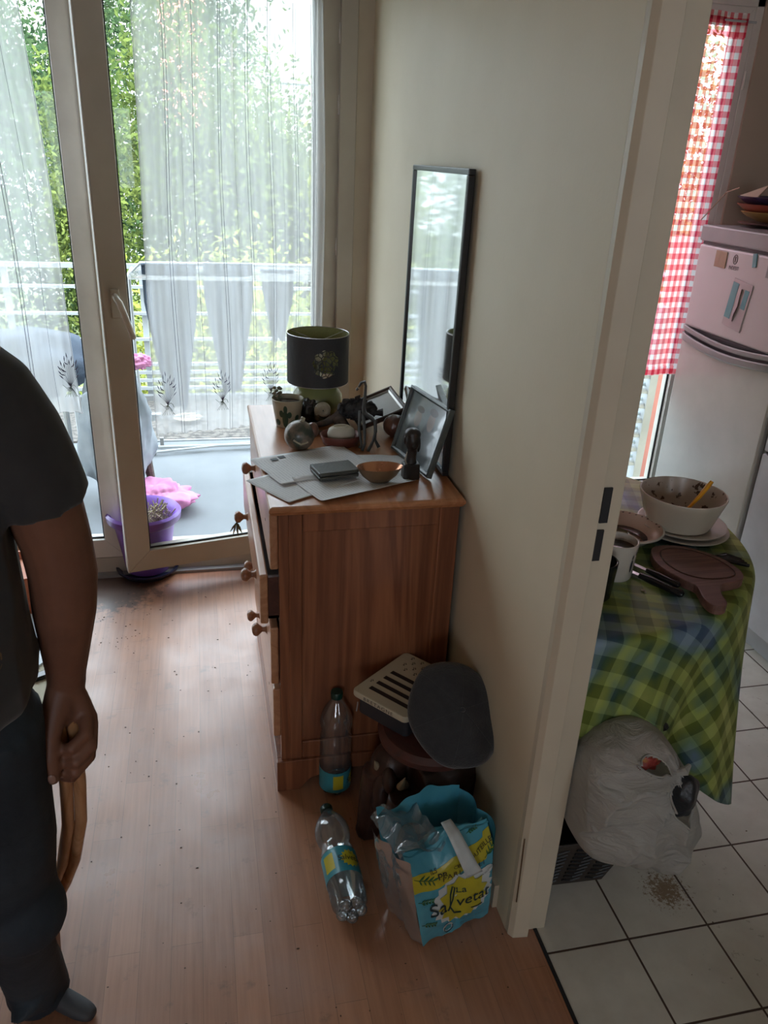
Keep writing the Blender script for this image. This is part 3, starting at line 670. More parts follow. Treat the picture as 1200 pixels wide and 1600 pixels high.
# trees
def tree(name, x, y, z0, H, R, n, mat, label, leaf=.07, cz=.62, bare=.0, flat=.8, seed=0, trunk=.10):
    rs=np.random.RandomState(seed); n=int(n*3.4)
    root=thing(name,(x,y,z0),label,'tree','trees beyond the balcony')
    nb=26; cen=rs.normal(0,1,(nb,3)); cen/=np.linalg.norm(cen,axis=1)[:,None]; cen*=rs.uniform(.25,1,(nb,1))**.5
    idx=rs.randint(0,nb,n); p=cen[idx]+rs.normal(0,.17,(n,3))
    p=p*np.array([R,R*flat,H*(1-bare)/2])+np.array([0,0,H*(bare+(1-bare)/2)])
    a=rs.normal(0,1,(n,3)); a/=np.linalg.norm(a,axis=1)[:,None]; b=np.cross(a,rs.normal(0,1,(n,3))); b/=np.linalg.norm(b,axis=1)[:,None]
    s=leaf*.62*rs.uniform(.5,1.3,(n,1))
    v=np.stack([p-a*s,p+b*s*.45,p+a*s,p-b*s*.45],1).reshape(-1,3)
    me=bpy.data.meshes.new('foliage'); me.vertices.add(4*n); me.vertices.foreach_set('co',v.ravel()); me.loops.add(4*n); me.loops.foreach_set('vertex_index',np.arange(4*n,dtype=np.int32))
    me.polygons.add(n); me.polygons.foreach_set('loop_start',np.arange(0,4*n,4,dtype=np.int32)); me.update(); me.validate(); me.materials.append(M[mat])
    o=bpy.data.objects.new('foliage',me); C.objects.link(o); o.parent=root
    t=B().tube([(0,0,0),(.05,.02,H*.3),(-.04,0,H*.6),(.02,0,H*.9)],[trunk,trunk*.75,trunk*.5,trunk*.15],8)
    t.build('trunk','bark',root,world=False)
    for k in range(5):
        c=cen[k*3]*np.array([R,R*flat,H*(1-bare)/2])+np.array([0,0,H*(bare+(1-bare)/2)])
        B().tube([(0,0,H*(.25+.1*k)),(c[0]*.5,c[1]*.5,c[2]*.8+.2),tuple(c)],[trunk*.4,trunk*.25,trunk*.08],6).build('branch','bark',root,world=False)
    return root
tree('broadleaf_tree',-3.3,11.3,-3.3,7.5,1.9,11000,'leafC','dark leafy tree far left beyond the closed pane',.085,seed=1)
tree('broadleaf_tree',-1.15,10.0,-3.3,5.6,.55,2600,'leafA','slender tree standing behind the window handle gap, showing sky around its trunk',.06,seed=2,bare=.45,trunk=.05)
tree('broadleaf_tree',.55,12.3,-3.3,7.0,1.6,12000,'leafA','broad mid green tree behind the middle of the striped curtain',.085,seed=3)
tree('broadleaf_tree',3.1,10.8,-3.3,7.2,1.35,9500,'leafB','bright yellow green tree at the right of the living room window',.09,seed=4)
tree('broadleaf_tree',6.1,10.8,-3.3,7.4,1.5,9000,'leafB','sunlit yellow green tree behind the kitchen window',.09,seed=5)
tree('garden_bush',-2.6,7.6,-3.3,3.5,1.4,8000,'leafB','bright bush below the railing, left of the stile',.065,seed=6)
tree('garden_bush',.35,7.8,-3.3,3.6,1.4,9000,'leafB','bright bush below the railing behind the hanging laundry',.065,seed=7)
tree('garden_bush',3.4,7.8,-3.3,3.8,1.45,9000,'leafA','green bush below the railing on the kitchen side',.065,seed=8)
tree('broadleaf_tree',-1.6,17.5,-3.3,9.6,2.6,9000,'leafC','tall dark tree farthest back, between the nearer crowns',.10,seed=9,bare=.3)
fbld=thing('apartment_building',(1,30,-3.3),'pale building far behind the trees','building')
bx('wall',(-6,30,-3.3),(8,34,6),'render',fbld)
for k in range(5):
    for j in range(3): bx('window',(-5+2.6*k,29.95,-1.5+2.6*j),(-3.9+2.6*k,30.02,0+2.6*j),'fridge_grey',fbld)
bx('brick_bay',(-.9,29.9,2.2),(.6,30,6),'brickish',fbld)

# ================================================================== POTS BY THE WINDOW
pp=thing('purple_flower_pot',(-.265,2.985,0),'purple plastic flower pot with dry stems behind the open sash','flower pot')
B().lathe([(.085,.012),(.118,.22),(.128,.222),(.142,.235),(.146,.262),(.138,.272),(.128,.265),(.112,.235),(.108,.20)],48,cap='bottom').build('pot_body','purple',pp,world=False)
B().lathe([(0,.205),(.108,.205)],32,cap=False).build('soil','soil',pp,world=False)
b=B(); rnd=random.Random(4)
for k in range(70):
    a=rnd.uniform(0,2*PI); r=rnd.uniform(0,.05); x=.045+r*math.cos(a); y=r*math.sin(a)
    b.tube([(x,y,.20),(x*1.1+rnd.uniform(-.015,.015),y*1.2,.24),(x*1.2+rnd.uniform(-.03,.03),y*1.4+rnd.uniform(-.02,.02),rnd.uniform(.25,.29))],[.0012,.0014,.003],4)
b.build('dry_stems','straw',pp,world=False)
b=B()
for k in range(10):
    a=rnd.uniform(0,2*PI); b.tube([(-.08+.02*math.cos(a),-.02+.03*math.sin(a),.2),(-.085+.03*math.cos(a),-.02+.05*math.sin(a),.235)],[.0015,.002],4)
b.build('dark_stems','bark',pp,world=False)
sc=B().lathe([(0,0),(.10,0),(.118,.022),(.123,.023),(.123,.030),(.113,.028),(.098,.010),(0,.010)],48)
tag(sc.build('plant_saucer','navyplastic',loc=(-.265,2.97,0)),'dark blue plastic saucer under the purple pot','saucer')
tp=thing('terracotta_pot',(-.70,2.72,0),'orange terracotta pot seen between the arm and the shirt','flower pot')
B().lathe([(.085,.02),(.11,.16),(.118,.16),(.12,.19),(.108,.19),(.10,.165)],40).build('pot_body','terra',tp,world=False)
B().lathe([(0,0),(.11,0),(.122,.03),(.115,.03),(.105,.012),(0,.012)],40).build('saucer_rim','terra',tp,world=False)
B().lathe([(0,.16),(.1,.16)],24,cap=False).build('soil','soil',tp,world=False)

# ================================================================== THINGS ON THE FLOOR AT LEFT
T=Matrix.Translation((-.66,2.42,.0)) @ Matrix.Rotation(math.radians(-32),4,'Z')
bk=thing('white_board_box',(-.66,2.42,0),'flat white box with a dark red edge on the floor, between arm and shirt','box',rot=T.to_euler())
B().prism(rrect(.30,.34,.004),.035,.048).build('lid','whitecard',bk,smooth=False,world=False)
B().prism(rrect(.29,.33,.004),0,.035).build('red_base','redcard',bk,smooth=False,world=False)
T=Matrix.Translation((-.60,2.16,.03)) @ Matrix.Rotation(math.radians(28),4,'Z')
cb=thing('folding_canvas_seat',(-.60,2.16,0),'beige panel in a black tube frame with a dark clip, behind the hand','folding stool',rot=(0,0,math.radians(28)))
B().prism(rrect(.26,.26,.03),.03,.04).build('canvas','beige',cb,smooth=False,world=False)
B().tube([(x,y,.035) for x,y in rrect(.28,.28,.04)],.007,8,closed=True).build('tube_frame','blackp',cb,world=False)
B().box((.05,.02,.04),(.10,.05,.055)).build('clip','blackp',cb,smooth=False,bevel=.003,world=False)
for x,y in ((.1,.1),(-.1,.1),(.1,-.1),(-.1,-.1)): B().tube([(x,y,0),(x,y,.035)],.007,8).build('foot','blackp',cb,world=False)

# crumbs and dry bits on the parquet
cb=B(); rnd=random.Random(12)
spots=[(rnd.uniform(-.35,.3),rnd.uniform(1.0,2.8)) for _ in range(110)]+[(rnd.gauss(-.36,.06),rnd.gauss(2.55,.12)) for _ in range(40)]+[(rnd.uniform(.0,.6),rnd.uniform(.9,1.2)) for _ in range(25)]
for x,y in spots:
    if x>.12 and y>1.6: continue
    r=rnd.uniform(.0007,.0022); cb.sphere((x,y,r*.45),r,6,sq=(rnd.uniform(.7,1.9),1,.45))
tag(cb.build('floor_crumbs','dust'),'scattered dark crumbs and dry soil bits on the parquet','crumbs',kind='stuff')
cb=B()
for k in range(70):
    x=rnd.uniform(.9,1.8); y=rnd.uniform(.8,1.9); r=rnd.uniform(.0007,.002); cb.sphere((x,y,r*.45),r,6,sq=(rnd.uniform(.7,1.9),1,.45))
tag(cb.build('tile_crumbs','dust'),'small brown crumbs scattered over the kitchen tiles','crumbs',kind='stuff')

# ================================================================== CHEST OF DRAWERS
X0,X1,Y0,Y1=.150,.588,1.668,2.425
ch=thing('chest_of_drawers',(.365,2.045,0),'reddish pine chest of drawers standing against the cream wall','chest of drawers')
bd=B()
bd.box((X0+.005,Y0,.101),(X1,Y0+.018,.826)).box((X0+.005,Y1-.018,.10),(X1,Y1,.826)).box((X1-.012,Y0+.019,.10),(X1,Y1-.019,.826)).box((X0+.006,Y0+.019,.09),(X1-.013,Y1-.019,.11))
for z in (.155,.326,.512,.664): bd.box((X0+.002,Y0+.019,z-.008),(X1-.013,Y1-.019,z+.008))
bd.box((X0,Y0-.004,.10),(X0+.022,Y0+.018,.826)); bd.box((X0,Y1-.02,.10),(X0+.022,Y1,.826))
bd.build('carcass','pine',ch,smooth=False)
sp=B()  # framed side panel: stiles, rails, thin bead
for a in ((X0+.022,.10,X0+.055,.826),(X1-.05,.10,X1,.826),(X0+.055,.775,X1-.05,.826),(X0+.055,.10,X1-.05,.155)): sp.box((a[0],Y0-.008,a[1]),(a[2],Y0-.0005,a[3]))
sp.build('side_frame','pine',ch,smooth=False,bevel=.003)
tpb=B(); e=[(0,0),(.004,.006),(.012,.010),(.016,.018),(.016,.024)]
tx0,tx1,ty0,ty1=.126,.594,1.638,2.455
rg=[]
for k,(o,z) in enumerate([(.014,.826),(.006,.829),(.003,.834),(0,.838),(0,.844),(.003,.8485),(.008,.850)]):
    rg.append([(tx0+o,ty0+o,z),(tx1-o,ty0+o,z),(tx1-o,ty1-o,z),(tx0+o,ty1-o,z)])
tpb.rings(rg).build('top','pine_top',ch,smooth=False)
pl=B()
pz=[(0,.1),(0,0),(.06,0),(.09,.035),(.16,.055),(.28,.055),(.35,.035),(.38,0),(.446,0),(.446,.1)]
x0=.137; pl.add([(x0+a,Y0-.016,z) for a,z in pz]+[(x0+a,Y0+.004,z) for a,z in pz],[tuple(range(10)),tuple(range(19,9,-1))]+[((i+1)%10,i,i+10,(i+1)%10+10) for i in range(10)])
pl.box((x0+.0005,Y0+.0045,.0005),(x0+.02,Y1-.011,.0995)).box((x0,Y1-.01,0),(X1,Y1+.008,.1))
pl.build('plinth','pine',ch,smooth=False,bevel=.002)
rows=[(.664,.820,.020),(.514,.660,.046),(.330,.508,.022),(.160,.322,.018)]
for r,(z0,z1,op) in enumerate(rows):
    xf=X0-op
    d=B().box((xf,Y0+.014,z0+.004),(xf+.02,Y1-.014,z1-.004)).build('drawer','pine_front',ch,smooth=False,bevel=.004)
    B().box((xf+.02,Y0+.022,z0+.014),(xf+.40,Y0+.036,z1-.016)).box((xf+.02,Y1-.036,z0+.014),(xf+.40,Y1-.022,z1-.016)).box((xf+.02,Y0+.022,z0+.014),(xf+.40,Y1-.022,z0+.022)).build('drawer_box','pine_dark',d,smooth=False)
    zc=(z0+z1)/2
    for y in (1.815,2.175):
        if r in (0,3) and y<2:
            B().tube([(xf-.0006,y,zc),(xf+.001,y,zc)],.004,10).build('screw_hole','ink',d); continue
        kn=B(); Tk=Matrix.Translation((xf,y,zc)) @ Matrix.Rotation(-PI/2,4,'Y')
        kn.lathe([(.014,0),(.0085,.005),(.0075,.012),(.012,.018),(.0175,.024),(.018,.030),(.0145,.036),(.007,.039),(.0,.0395)],24,M_=Tk)
        kn.build('knob','knob',d)
# dry sprig hanging from a knob
b=B()
for k,(dx,dz,dy) in enumerate(((-.012,-.045,0),(.004,-.05,.004),(.016,-.038,0),(-.02,-.03,-.004),(.01,-.028,.01))):
    p=Vector((.070,2.165,.575)); q=p+Vector((dx,dy,dz)); b.tube([p,p.lerp(q,.5),q],[.0008,.005,.0006],6,flat=(1,.25))
b.tube([(.085,2.165,.585),(.072,2.165,.585),(.070,2.165,.56)],.0012,5)
tag(b.build('dried_sprig','succ'),'dried leaf sprig hanging from a drawer knob','sprig')

# ================================================================== ON THE CHEST
TZ=.850
lp=thing('table_lamp',(.334,2.335,TZ),'olive ceramic table lamp with a pierced charcoal drum shade','lamp')
B().lathe([(.03,0),(.045,.001),(.066,.02),(.076,.045),(.074,.068),(.060,.088),(.035,.099),(.018,.103)],48,sq=(1,1)).build('lamp_base','olive',lp,world=False)
B().tube([(0,0,.10),(0,0,.17)],.010,12).build('lamp_holder','metal',lp,world=False)
B().sphere((0,0,.195),.024,16,sq=(1,1,1.25)).build('bulb','ceramic_w',lp,world=False)
shd=B().lathe([(.0925,0),(.0925,.146)],96,cap=False).build('lamp_shade','shade',lp,world=False,loc=(0,0,.106))
B().lathe([(.0912,0),(.0912,.146)],96,cap=False).build('shade_lining','shade_in',lp,world=False,loc=(0,0,.106))
b=B()
for z in (.106,.252): B().tube([(.0918*math.cos(2*PI*k/64),.0918*math.sin(2*PI*k/64),z) for k in range(64)],.0012,6,closed=True).build('shade_ring','metal',lp,world=False)
for k in range(3):
    a=2*PI*k/3+.4; b.tube([(0,0,.225),(.091*math.cos(a),.091*math.sin(a),.249)],.0016,6)
b.build('spider_arms','metal',lp,world=False)
# plant pot with painted cactus
pt=thing('cactus_painted_pot',(.232,2.235,TZ),'cream pot painted with a green cactus, with a small succulent','plant pot')
B().lathe([(.030,0),(.034,.002),(.046,.078),(.0475,.082),(.0455,.084),(.042,.078),(.040,.068)],40).build('pot_body','pot_cream',pt,world=False)
B().lathe([(0,.068),(.041,.070)],24,cap=False).build('soil','soil',pt,world=False)
b=B()
def onpot(a,z,off=.0012):
    r=.034+(.012)*z/.078+off; return (r*math.cos(a),r*math.sin(a),z)
def patch(cx,cz,rx,rz,b=b):
    vs=[onpot(cx,cz,.0022)]+[onpot(cx+rx*math.cos(t*PI/8),cz+rz*math.sin(t*PI/8)) for t in range(16)]
    b.add(vs,[(0,1+i,1+(i+1)%16) for i in range(16)])
for cx,cz,rx,rz in ((-1.85,.030,.22,.026),(-2.12,.046,.16,.011),(-1.55,.043,.16,.010),(-1.83,.060,.13,.012),(-1.2,.015,.35,.012),(-.95,.032,.18,.010),(-2.5,.018,.25,.010)): patch(cx,cz,rx,rz)
b.build('painted_cactus','pot_green',pt,world=False)
b=B()
b.tube([(-.028,-.005,.07),(-.030,-.006,.10)],.003,6)
for k in range(11):
    a=k*2.4; z=.088+.003*k; b.sphere((-.030+.009*math.cos(a),-.006+.009*math.sin(a),z),.0065,8,sq=(1,1,.7))
b.build('succulent','succ',pt,world=False)
# shell, ball, dark stones
b=B()
for k in range(70):
    pass
sh=thing('spiral_shell',(.333,2.22,TZ),'small cream spiral shell in front of the lamp base','shell')
pts=[];rd=[]
for k in range(60):
    t=k/59; a=t*2*PI*2.6; r=.003+.014*t; pts.append((r*math.cos(a)*1.0,-.01-.006*(1-t),.052+r*math.sin(a))); rd.append(.002+.0085*t)
B().tube(pts,rd,10).build('whorl','shell',sh,world=False)
B().sphere((0,.004,.035),.024,16,sq=(1,.7,1.35)).build('body','marble',sh,world=False)
lumpy('dark_round_stone',(.300,2.265,.884),.034,(1,1,1),'ebony','dark rough round lump between the painted pot and the lamp','stone',5,.25,4)
bl=thing('mottled_ornament_ball',(.241,2.022,TZ),'round mottled grey and brown ornament in front of the pot','ornament')
B().sphere((0,0,.041),.041,32,sq=(1,1,1)).build('ball','marble',bl,world=False)
B().sphere((.036,.006,.052),.022,16,sq=(.8,1,1)).build('side_lobe','brownstone',bl,world=False)
B().tube([(.006,0,.078),(.010,0,.088),(.006,-.002,.092)],[.008,.006,.003],8).build('stem','shell',bl,world=False)
B().tube([(-.02,-.036,.04),(0,-.040,.028),(.018,-.036,.034)],.003,6).build('white_mark','shell',bl,world=False)
# driftwood
dw=B().tube([(.300,2.175,.866),(.335,2.16,.880),(.365,2.165,.893),(.39,2.175,.905),(.42,2.185,.918)],[.007,.010,.013,.020,.014],10)
dw.tube([(.275,2.14,.862),(.33,2.13,.858),(.40,2.12,.862)],[.004,.008,.006],8)
dw.tube([(.37,2.16,.89),(.385,2.13,.870),(.395,2.11,.855)],[.02,.018,.010],10)
tag(dw.build('driftwood_branch','drift'),'grey driftwood branch lying across the chest behind the soap dish','driftwood')
b=B(); rnd=random.Random(9)
for k in range(110):
    t=rnd.random(); c=Vector((.385+.085*t,2.16-.005*t,.922-.008*t)); d=Vector((rnd.gauss(0,1),rnd.gauss(0,.7),rnd.gauss(0,.75))).normalized()
    r=.034*math.sin(PI*(.2+.65*t)); p=c+d*r
    b.tube([c,p,p+Vector((rnd.uniform(-.006,.01),0,rnd.uniform(-.006,.008)))],[.007,.012,.003],6,flat=(1,.5))
b.sphere((.43,2.155,.916),.030,16,sq=(1.6,.8,.9))
b.tube([(.46,2.15,.915),(.480,2.145,.910),(.497,2.14,.912)],[.012,.008,.012],8)
tag(b.build('black_dried_flower_head','black_bark'),'black dried flower head resting on the driftwood','dried flowers')
# soap dish and soap
sd=B().lathe([(0,.0),(.044,.0),(.050,.006),(.058,.028),(.0575,.031),(.054,.029),(.047,.010),(0,.008)],40,sq=(1,.85))
tag(sd.build('soap_dish','terracotta',loc=(.360,2.055,TZ)),'oval dark red glazed soap dish','dish')
sp=thing('soap',(.362,2.060,TZ+.010),'cream oval bar of soap in the dark red dish','soap')
B().lathe([(0,0),(.028,.001),(.036,.010),(.037,.022),(.033,.034),(.025,.040),(.018,.041),(.012,.038),(0,.037)],32,sq=(1.05,.75)).build('bar','soap',sp,world=False)
B().tube([(.020*math.cos(t*PI/8),.013*math.sin(t*PI/8),.0415) for t in range(16)],.0016,5,closed=True).build('stamped_ring','soap',sp,world=False)
# metal giraffe
gf=thing('metal_giraffe_figurine',(.425,2.0,TZ),'thin dark metal giraffe figurine behind the papers','figurine')
B().tube([(.405,2.045,1.015),(.411,2.045,1.026),(.420,2.045,1.030),(.424,2.045,1.018),(.422,2.040,.99),(.418,2.035,.96),(.420,2.03,.945),(.438,2.02,.935),(.448,2.015,.925)],[.004,.006,.006,.005,.0055,.007,.010,.009,.006],10,flat=(1,.7)).build('body','pewter',gf)
for pts in ([(.410,2.04,.95),(.406,2.03,.90),(.412,2.02,.86),(.407,2.015,.851)],[(.416,2.03,.945),(.418,2.01,.90),(.416,1.995,.87),(.408,1.99,.852)],[(.447,2.015,.93),(.449,2.01,.90),(.440,2.0,.875),(.424,1.985,.852)],[(.449,2.02,.928),(.452,2.03,.895),(.450,2.02,.872),(.460,2.01,.853)]):
    B().tube(pts,[.0055,.0042,.0036,.005],8).build('leg','pewter',gf)
B().tube([(.403,2.045,1.012),(.398,2.045,1.006)],[.005,.003],8).build('muzzle','pewter',gf)
# reddish stone
lumpy('reddish_round_stone',(.525,2.11,.882),.032,(1,1,1),'brownstone','reddish brown marbled round stone behind the couple photo','stone',2,.06,3)
# flat picture frame, lying tilted back
def picture(name, T, w, h, fwid, dep, m1, m2, m3, label, slip=.006):
    root=thing(name,T.to_translation(),label,'picture frame',rot=T.to_euler())
    b=B(); 
    def ring(o0,o1,z0,z1):
        a=[(-w/2+o0,-h/2+o0),(w/2-o0,-h/2+o0),(w/2-o0,h/2-o0),(-w/2+o0,h/2-o0)]; c=[(-w/2+o1,-h/2+o1),(w/2-o1,-h/2+o1),(w/2-o1,h/2-o1),(-w/2+o1,h/2-o1)]
        return a,c
    a,c=ring(0,fwid,0,0)
    vs=[(x,y,0) for x,y in a]+[(x,y,dep) for x,y in a]+[(x*.985+0,y*.985,dep*1.12) for x,y in ring(fwid*.45,0,0,0)[0]]+[(x,y,dep*.8) for x,y in c]+[(x,y,0) for x,y in c]
    fs=[]
    for r in range(4):
        for k in range(4): fs.append((r*4+k,r*4+(k+1)%4,(r+1)*4+(k+1)%4,(r+1)*4+k))
    for k in range(4): fs.append((16+k,16+(k+1)%4,(k+1)%4,k))
    b.add(vs,fs); b.build('moulding',m1,root,smooth=False,world=False,bevel=.001)
    if m3:
        a,c=ring(fwid,fwid+slip,0,0)
        b=B().add([(x,y,dep*.75) for x,y in a]+[(x,y,dep*.6) for x,y in c],[(k,(k+1)%4,4+(k+1)%4,4+k) for k in range(4)]); b.build('slip',m3,root,smooth=False,world=False)
    o=fwid
    B().add([(-w/2+o,-h/2+o,dep*.45),(w/2-o,-h/2+o,dep*.45),(w/2-o,h/2-o,dep*.45),(-w/2+o,h/2-o,dep*.45)],[(0,1,2,3)],uv=[(0,0),(1,0),(1,1),(0,1)]).build('picture',m2,root,smooth=False,world=False)
    B().box((-w/2+.004,-h/2+.004,.0),(w/2-.004,h/2-.004,.003)).build('backing','ink',root,smooth=False,world=False)
    return root
T=basis((.498,2.228,.895),(.145,.01,.055),(-.01,.15,.03))
picture('tilted_picture_frame',T,.155,.15,.012,.012,'frame_wood','mat_board','silver_slip','dark wood picture frame with silver slip lying tilted against the mirror')
# photo of a couple, green grey frame, leaning back to the wall
bl_=Vector((.501,1.993,.852)); br_=Vector((.541,1.763,.852)); tl=Vector((.548,2.035,1.030))
xx=(br_-bl_); yy=(tl-bl_)
T=basis((bl_+br_)/2+ (yy-xx.normalized()*yy.dot(xx.normalized()))/2,xx,yy)
T=Matrix.Translation((0,0,.0))@T
picture('couple_photo_frame',T,.236,.182,.011,.014,'frame_green','photo',None,'grey green framed faded photo of a couple, leaning at the wall')
# tall mirror leaning to the wall
Z0,Z1=.852,1.572
bl_=Vector((.540,2.150,Z0)); br_=Vector((.540,1.665+.03,Z0)); tl=Vector((.580,2.205,Z1))
b0=Vector((.530,2.185,Z0)); T=basis((.594,2.023,(Z0+Z1)/2),(0,-1,0),(.006,0,.72))
mr=thing('leaning_wall_mirror',(.594,2.023,Z0),'tall narrow black framed mirror standing on the chest','mirror',rot=T.to_euler()); mr.location=T.to_translation()
w,h,o=.490,.716,.013
b=B()
for lo,hi in (((-w/2,-h/2,0),(w/2,-h/2+o,.017)),((-w/2,h/2-o,0),(w/2,h/2,.017)),((-w/2,-h/2+o,0),(-w/2+o,h/2-o,.017)),((w/2-o,-h/2+o,0),(w/2,h/2-o,.017))): b.box(lo,hi)
b.build('mirror_frame','black_frame',mr,smooth=False,bevel=.002,world=False)
B().box((-w/2+o,-h/2+o,.004),(w/2-o,h/2-o,.012)).build('mirror_glass','mirror',mr,smooth=False,world=False)
# carved bust
bu=thing('carved_wooden_bust',(.492,1.785,TZ),'black carved wooden bust in front of the couple photo','figurine')
b=B().prism(rrect(.042,.034,.006),0,.042); b.build('plinth_block','ebony',bu,smooth=False,bevel=.003,world=False)
b=B().tube([(0,0,.040),(0,0,.058),(.001,0,.075)],[.015,.012,.013],12).sphere((.001,-.001,.098),.0195,20,sq=(.95,1,1.35)).sphere((.001,.004,.116),.021,16,sq=(1,1,.75)).tube([(0,-.019,.100),(0,-.025,.092),(0,-.019,.090)],[.003,.004,.004],8)
b.build('head','ebony',bu,world=False,remesh=.0022,sm=1)
b=B().sphere((.018,.004,.088),.008,12,sq=(.6,1,2.6)).sphere((-.017,.004,.100),.007,12,sq=(.6,1,1.6)); b.build('hair_and_ear','ebony',bu,world=False)
b=B().tube([(-.014,-.010,.075),(-.020,-.016,.056),(-.016,-.022,.046)],.0012,6); b.build('cord_necklace','shell',bu,world=False)
# papers
def paper(name, cx, cy, z, w, h, rz, label, curl=.006, seed=0):
    T=Matrix.Translation((cx,cy,z)) @ Matrix.Rotation(math.radians(rz),4,'Z')
    root=T
    def P(u,v):
        x=(u-.5)*w; y=(v-.5)*h
        zz=curl*(max(0,abs(u-.5)*2-.55)**2)*2.2*(.4+.6*noise.noise(Vector((u*2+seed,v*2,seed))) if curl<.02 else 1)+.0015*noise.noise(Vector((u*3,v*3,seed)))+.0016
        return (x,y,max(.0002,zz),u,v)
    b=B().grid(P,18,24); o=b.build(name,'paper',None,ang=180,solid=.0004); o.matrix_world=T
    return tag(o,label,'paper','letters spread on the chest')
paper('paper_sheet',.240,1.800,.8508,.17,.26,-58,'lowest sheet of paper at the front left of the chest top',.01,1)
paper('paper_sheet',.345,1.765,.8525,.16,.26,-68,'sheet of paper with a curled edge under the brown bowl',.02,2)
paper('paper_sheet',.430,1.875,.8518,.19,.15,-8,'sheet of paper reaching the foot of the carved bust',.004,3)
paper('paper_sheet',.262,1.895,.8545,.19,.27,-70,'top letter with dark stamps at the left of the chest top',.012,4)
for k,(x,y) in enumerate(((.165,1.93),(.185,1.945))):
    o=B().box((-.009,-.008,0),(.009,.008,.0006)).build('printed_stamp','darkbox',None,smooth=False); o.location=(x,y,.8585); o.rotation_euler=(0,0,.35); o.parent=bpy.data.objects['paper_sheet.003']; o.matrix_parent_inverse=bpy.data.objects['paper_sheet.003'].matrix_basis.inverted()
# wallet
T=Matrix.Translation((.305,1.820,.861)) @ Matrix.Rotation(math.radians(-3),4,'Z')
wl=thing('leather_wallet',(.303,1.803,.861),'dark green leather wallet lying on the letters','wallet',rz=math.radians(12))
def half(z0,z1,sag):
    b=B(); rg=[]
    for t in range(9):
        a=PI*t/8; 
    b.prism(rrect(.104,.068,.006),z0,z1); return b
half(0,.009,0).build('lower_flap','leather',wl,world=False,bevel=.002)
half(.011,.020,0).build('upper_flap','leather',wl,world=False,bevel=.002)
B().tube([(-.05,.034,.010),(.05,.034,.010)],.0100,12).build('spine','leather',wl,world=False)
B().prism(rrect(.096,.060,.004),.009,.011).build('lining','ink',wl,world=False)
# brown bowl
bo=thing('brown_bowl',(.406,1.757,.856),'small brown bowl with a copper lustre inside','bowl')
B().lathe([(.018,0),(.026,.002),(.044,.018),(.056,.038),(.0575,.040)],40,sq=(1,.62),cap='bottom').build('bowl_body','bowl_brown',bo,world=False)
B().lathe([(.0575,.040),(.054,.038),(.042,.020),(.024,.006),(0,.005)],40,sq=(1,.62),cap=False).build('bowl_inside','copper',bo,world=False)

# ================================================================== CARVED STOOL, TIN, CAP
es=thing('carved_elephant_stool',(.50,1.44,0),'dark carved wooden elephant stool with cream tusks beside the chest','stool')
b=B()
b.tube([(.60,1.50,.19),(.52,1.45,.20),(.44,1.42,.20)],[.075,.085,.07],20)
b.sphere((.405,1.47,.215),.062,20,sq=(.9,.9,1.05))
for (x,y,r) in ((.352,1.475,.030),(.393,1.372,.030),(.60,1.45,.034),(.62,1.54,.034)):
    b.tube([(x+.02,y,.20),(x+.005,y,.11),(x,y,.03),(x,y,0)],[r*1.35,r*1.1,r,r*1.15],14)
b.build('elephant_body','darkwood',es,remesh=.006,sm=2)
B().tube([(.40,1.44,.22),(.37,1.43,.19),(.365,1.425,.13),(.372,1.42,.09)],[.03,.022,.016,.012],12).build('trunk','darkwood',es)
for pts in ([(.385,1.455,.225),(.362,1.45,.235),(.352,1.44,.262)],[(.42,1.40,.215),(.405,1.385,.225),(.412,1.375,.26)]):
    B().tube(pts,[.011,.010,.001],10).build('tusk','ivory',es)
B().sphere((.385,1.42,.215),.035,14,sq=(.5,.9,1)).build('ear','darkwood',es)
B().tube([(.50,1.45,.27),(.50,1.45,.30)],[.07,.09],20).build('support','darkwood',es)
B().lathe([(0,.295),(.10,.295),(.128,.310),(.132,.328),(.12,.340),(0,.342)],48,M_=Matrix.Translation((.495,1.455,0))).build('seat','seatred',es)
# dark box below the tin
T=Matrix.Translation((.455,1.50,.3435)) @ Matrix.Rotation(math.radians(-45),4,'Z')
# tin: frame from the four corner estimates
tinc=Vector((.462,1.528,.385)); ax=Vector((.118,-.092,0)).normalized(); ay=Vector((.160,.165,0)).normalized()
TT=basis((.447,1.542,.388),(.098,-.122,0),(.163,.170,0))
dbx=thing('dark_flat_case',(.452,1.537,.3425),'dark blue grey flat case under the cream tin','case',rot=TT.to_euler())
B().prism(rrect(.150,.205,.012),0,.0455).build('case_body','darkbox',dbx,smooth=False,bevel=.002,world=False)
B().tube([(-.075,-.103,.028),(-.077,-.104,.0)],.0015,6).build('strap','fridge_grey',dbx,world=False)
tn=thing('ermine_flag_tin',(.447,1.542,.388),'cream tin lid printed with black stripes and ermine marks','tin',rot=TT.to_euler())
B().prism(rrect(.168,.218,.014),0,.016).build('lid','tin',tn,smooth=False,bevel=.003,world=False)
B().prism(rrect(.164,.214,.013),-.001,.006).build('lower_rim','tin',tn,smooth=False,world=False)
b=B()
for k in range(4):
    y=-.078+.028*k; b.box((-.055,y,.0161),(.078,y+.0125,.0166))
b.build('black_stripe','ink',tn,smooth=False,world=False)
b=B()
def ermine(x,y,s):
    b.add([(x,y+.2*s,.0166),(x-.38*s,y-.6*s,.0166),(x-.12*s,y-.45*s,.0166),(x,y-.75*s,.0166),(x+.12*s,y-.45*s,.0166),(x+.38*s,y-.6*s,.0166)],[(0,1,2),(0,2,3),(0,3,4),(0,4,5)])
    for dx,dy in ((0,.75),(-.35,.4),(.35,.4)): b.box((x+dx*s-.14*s,y+dy*s-.14*s,.0161),(x+dx*s+.14*s,y+dy*s+.14*s,.0166))
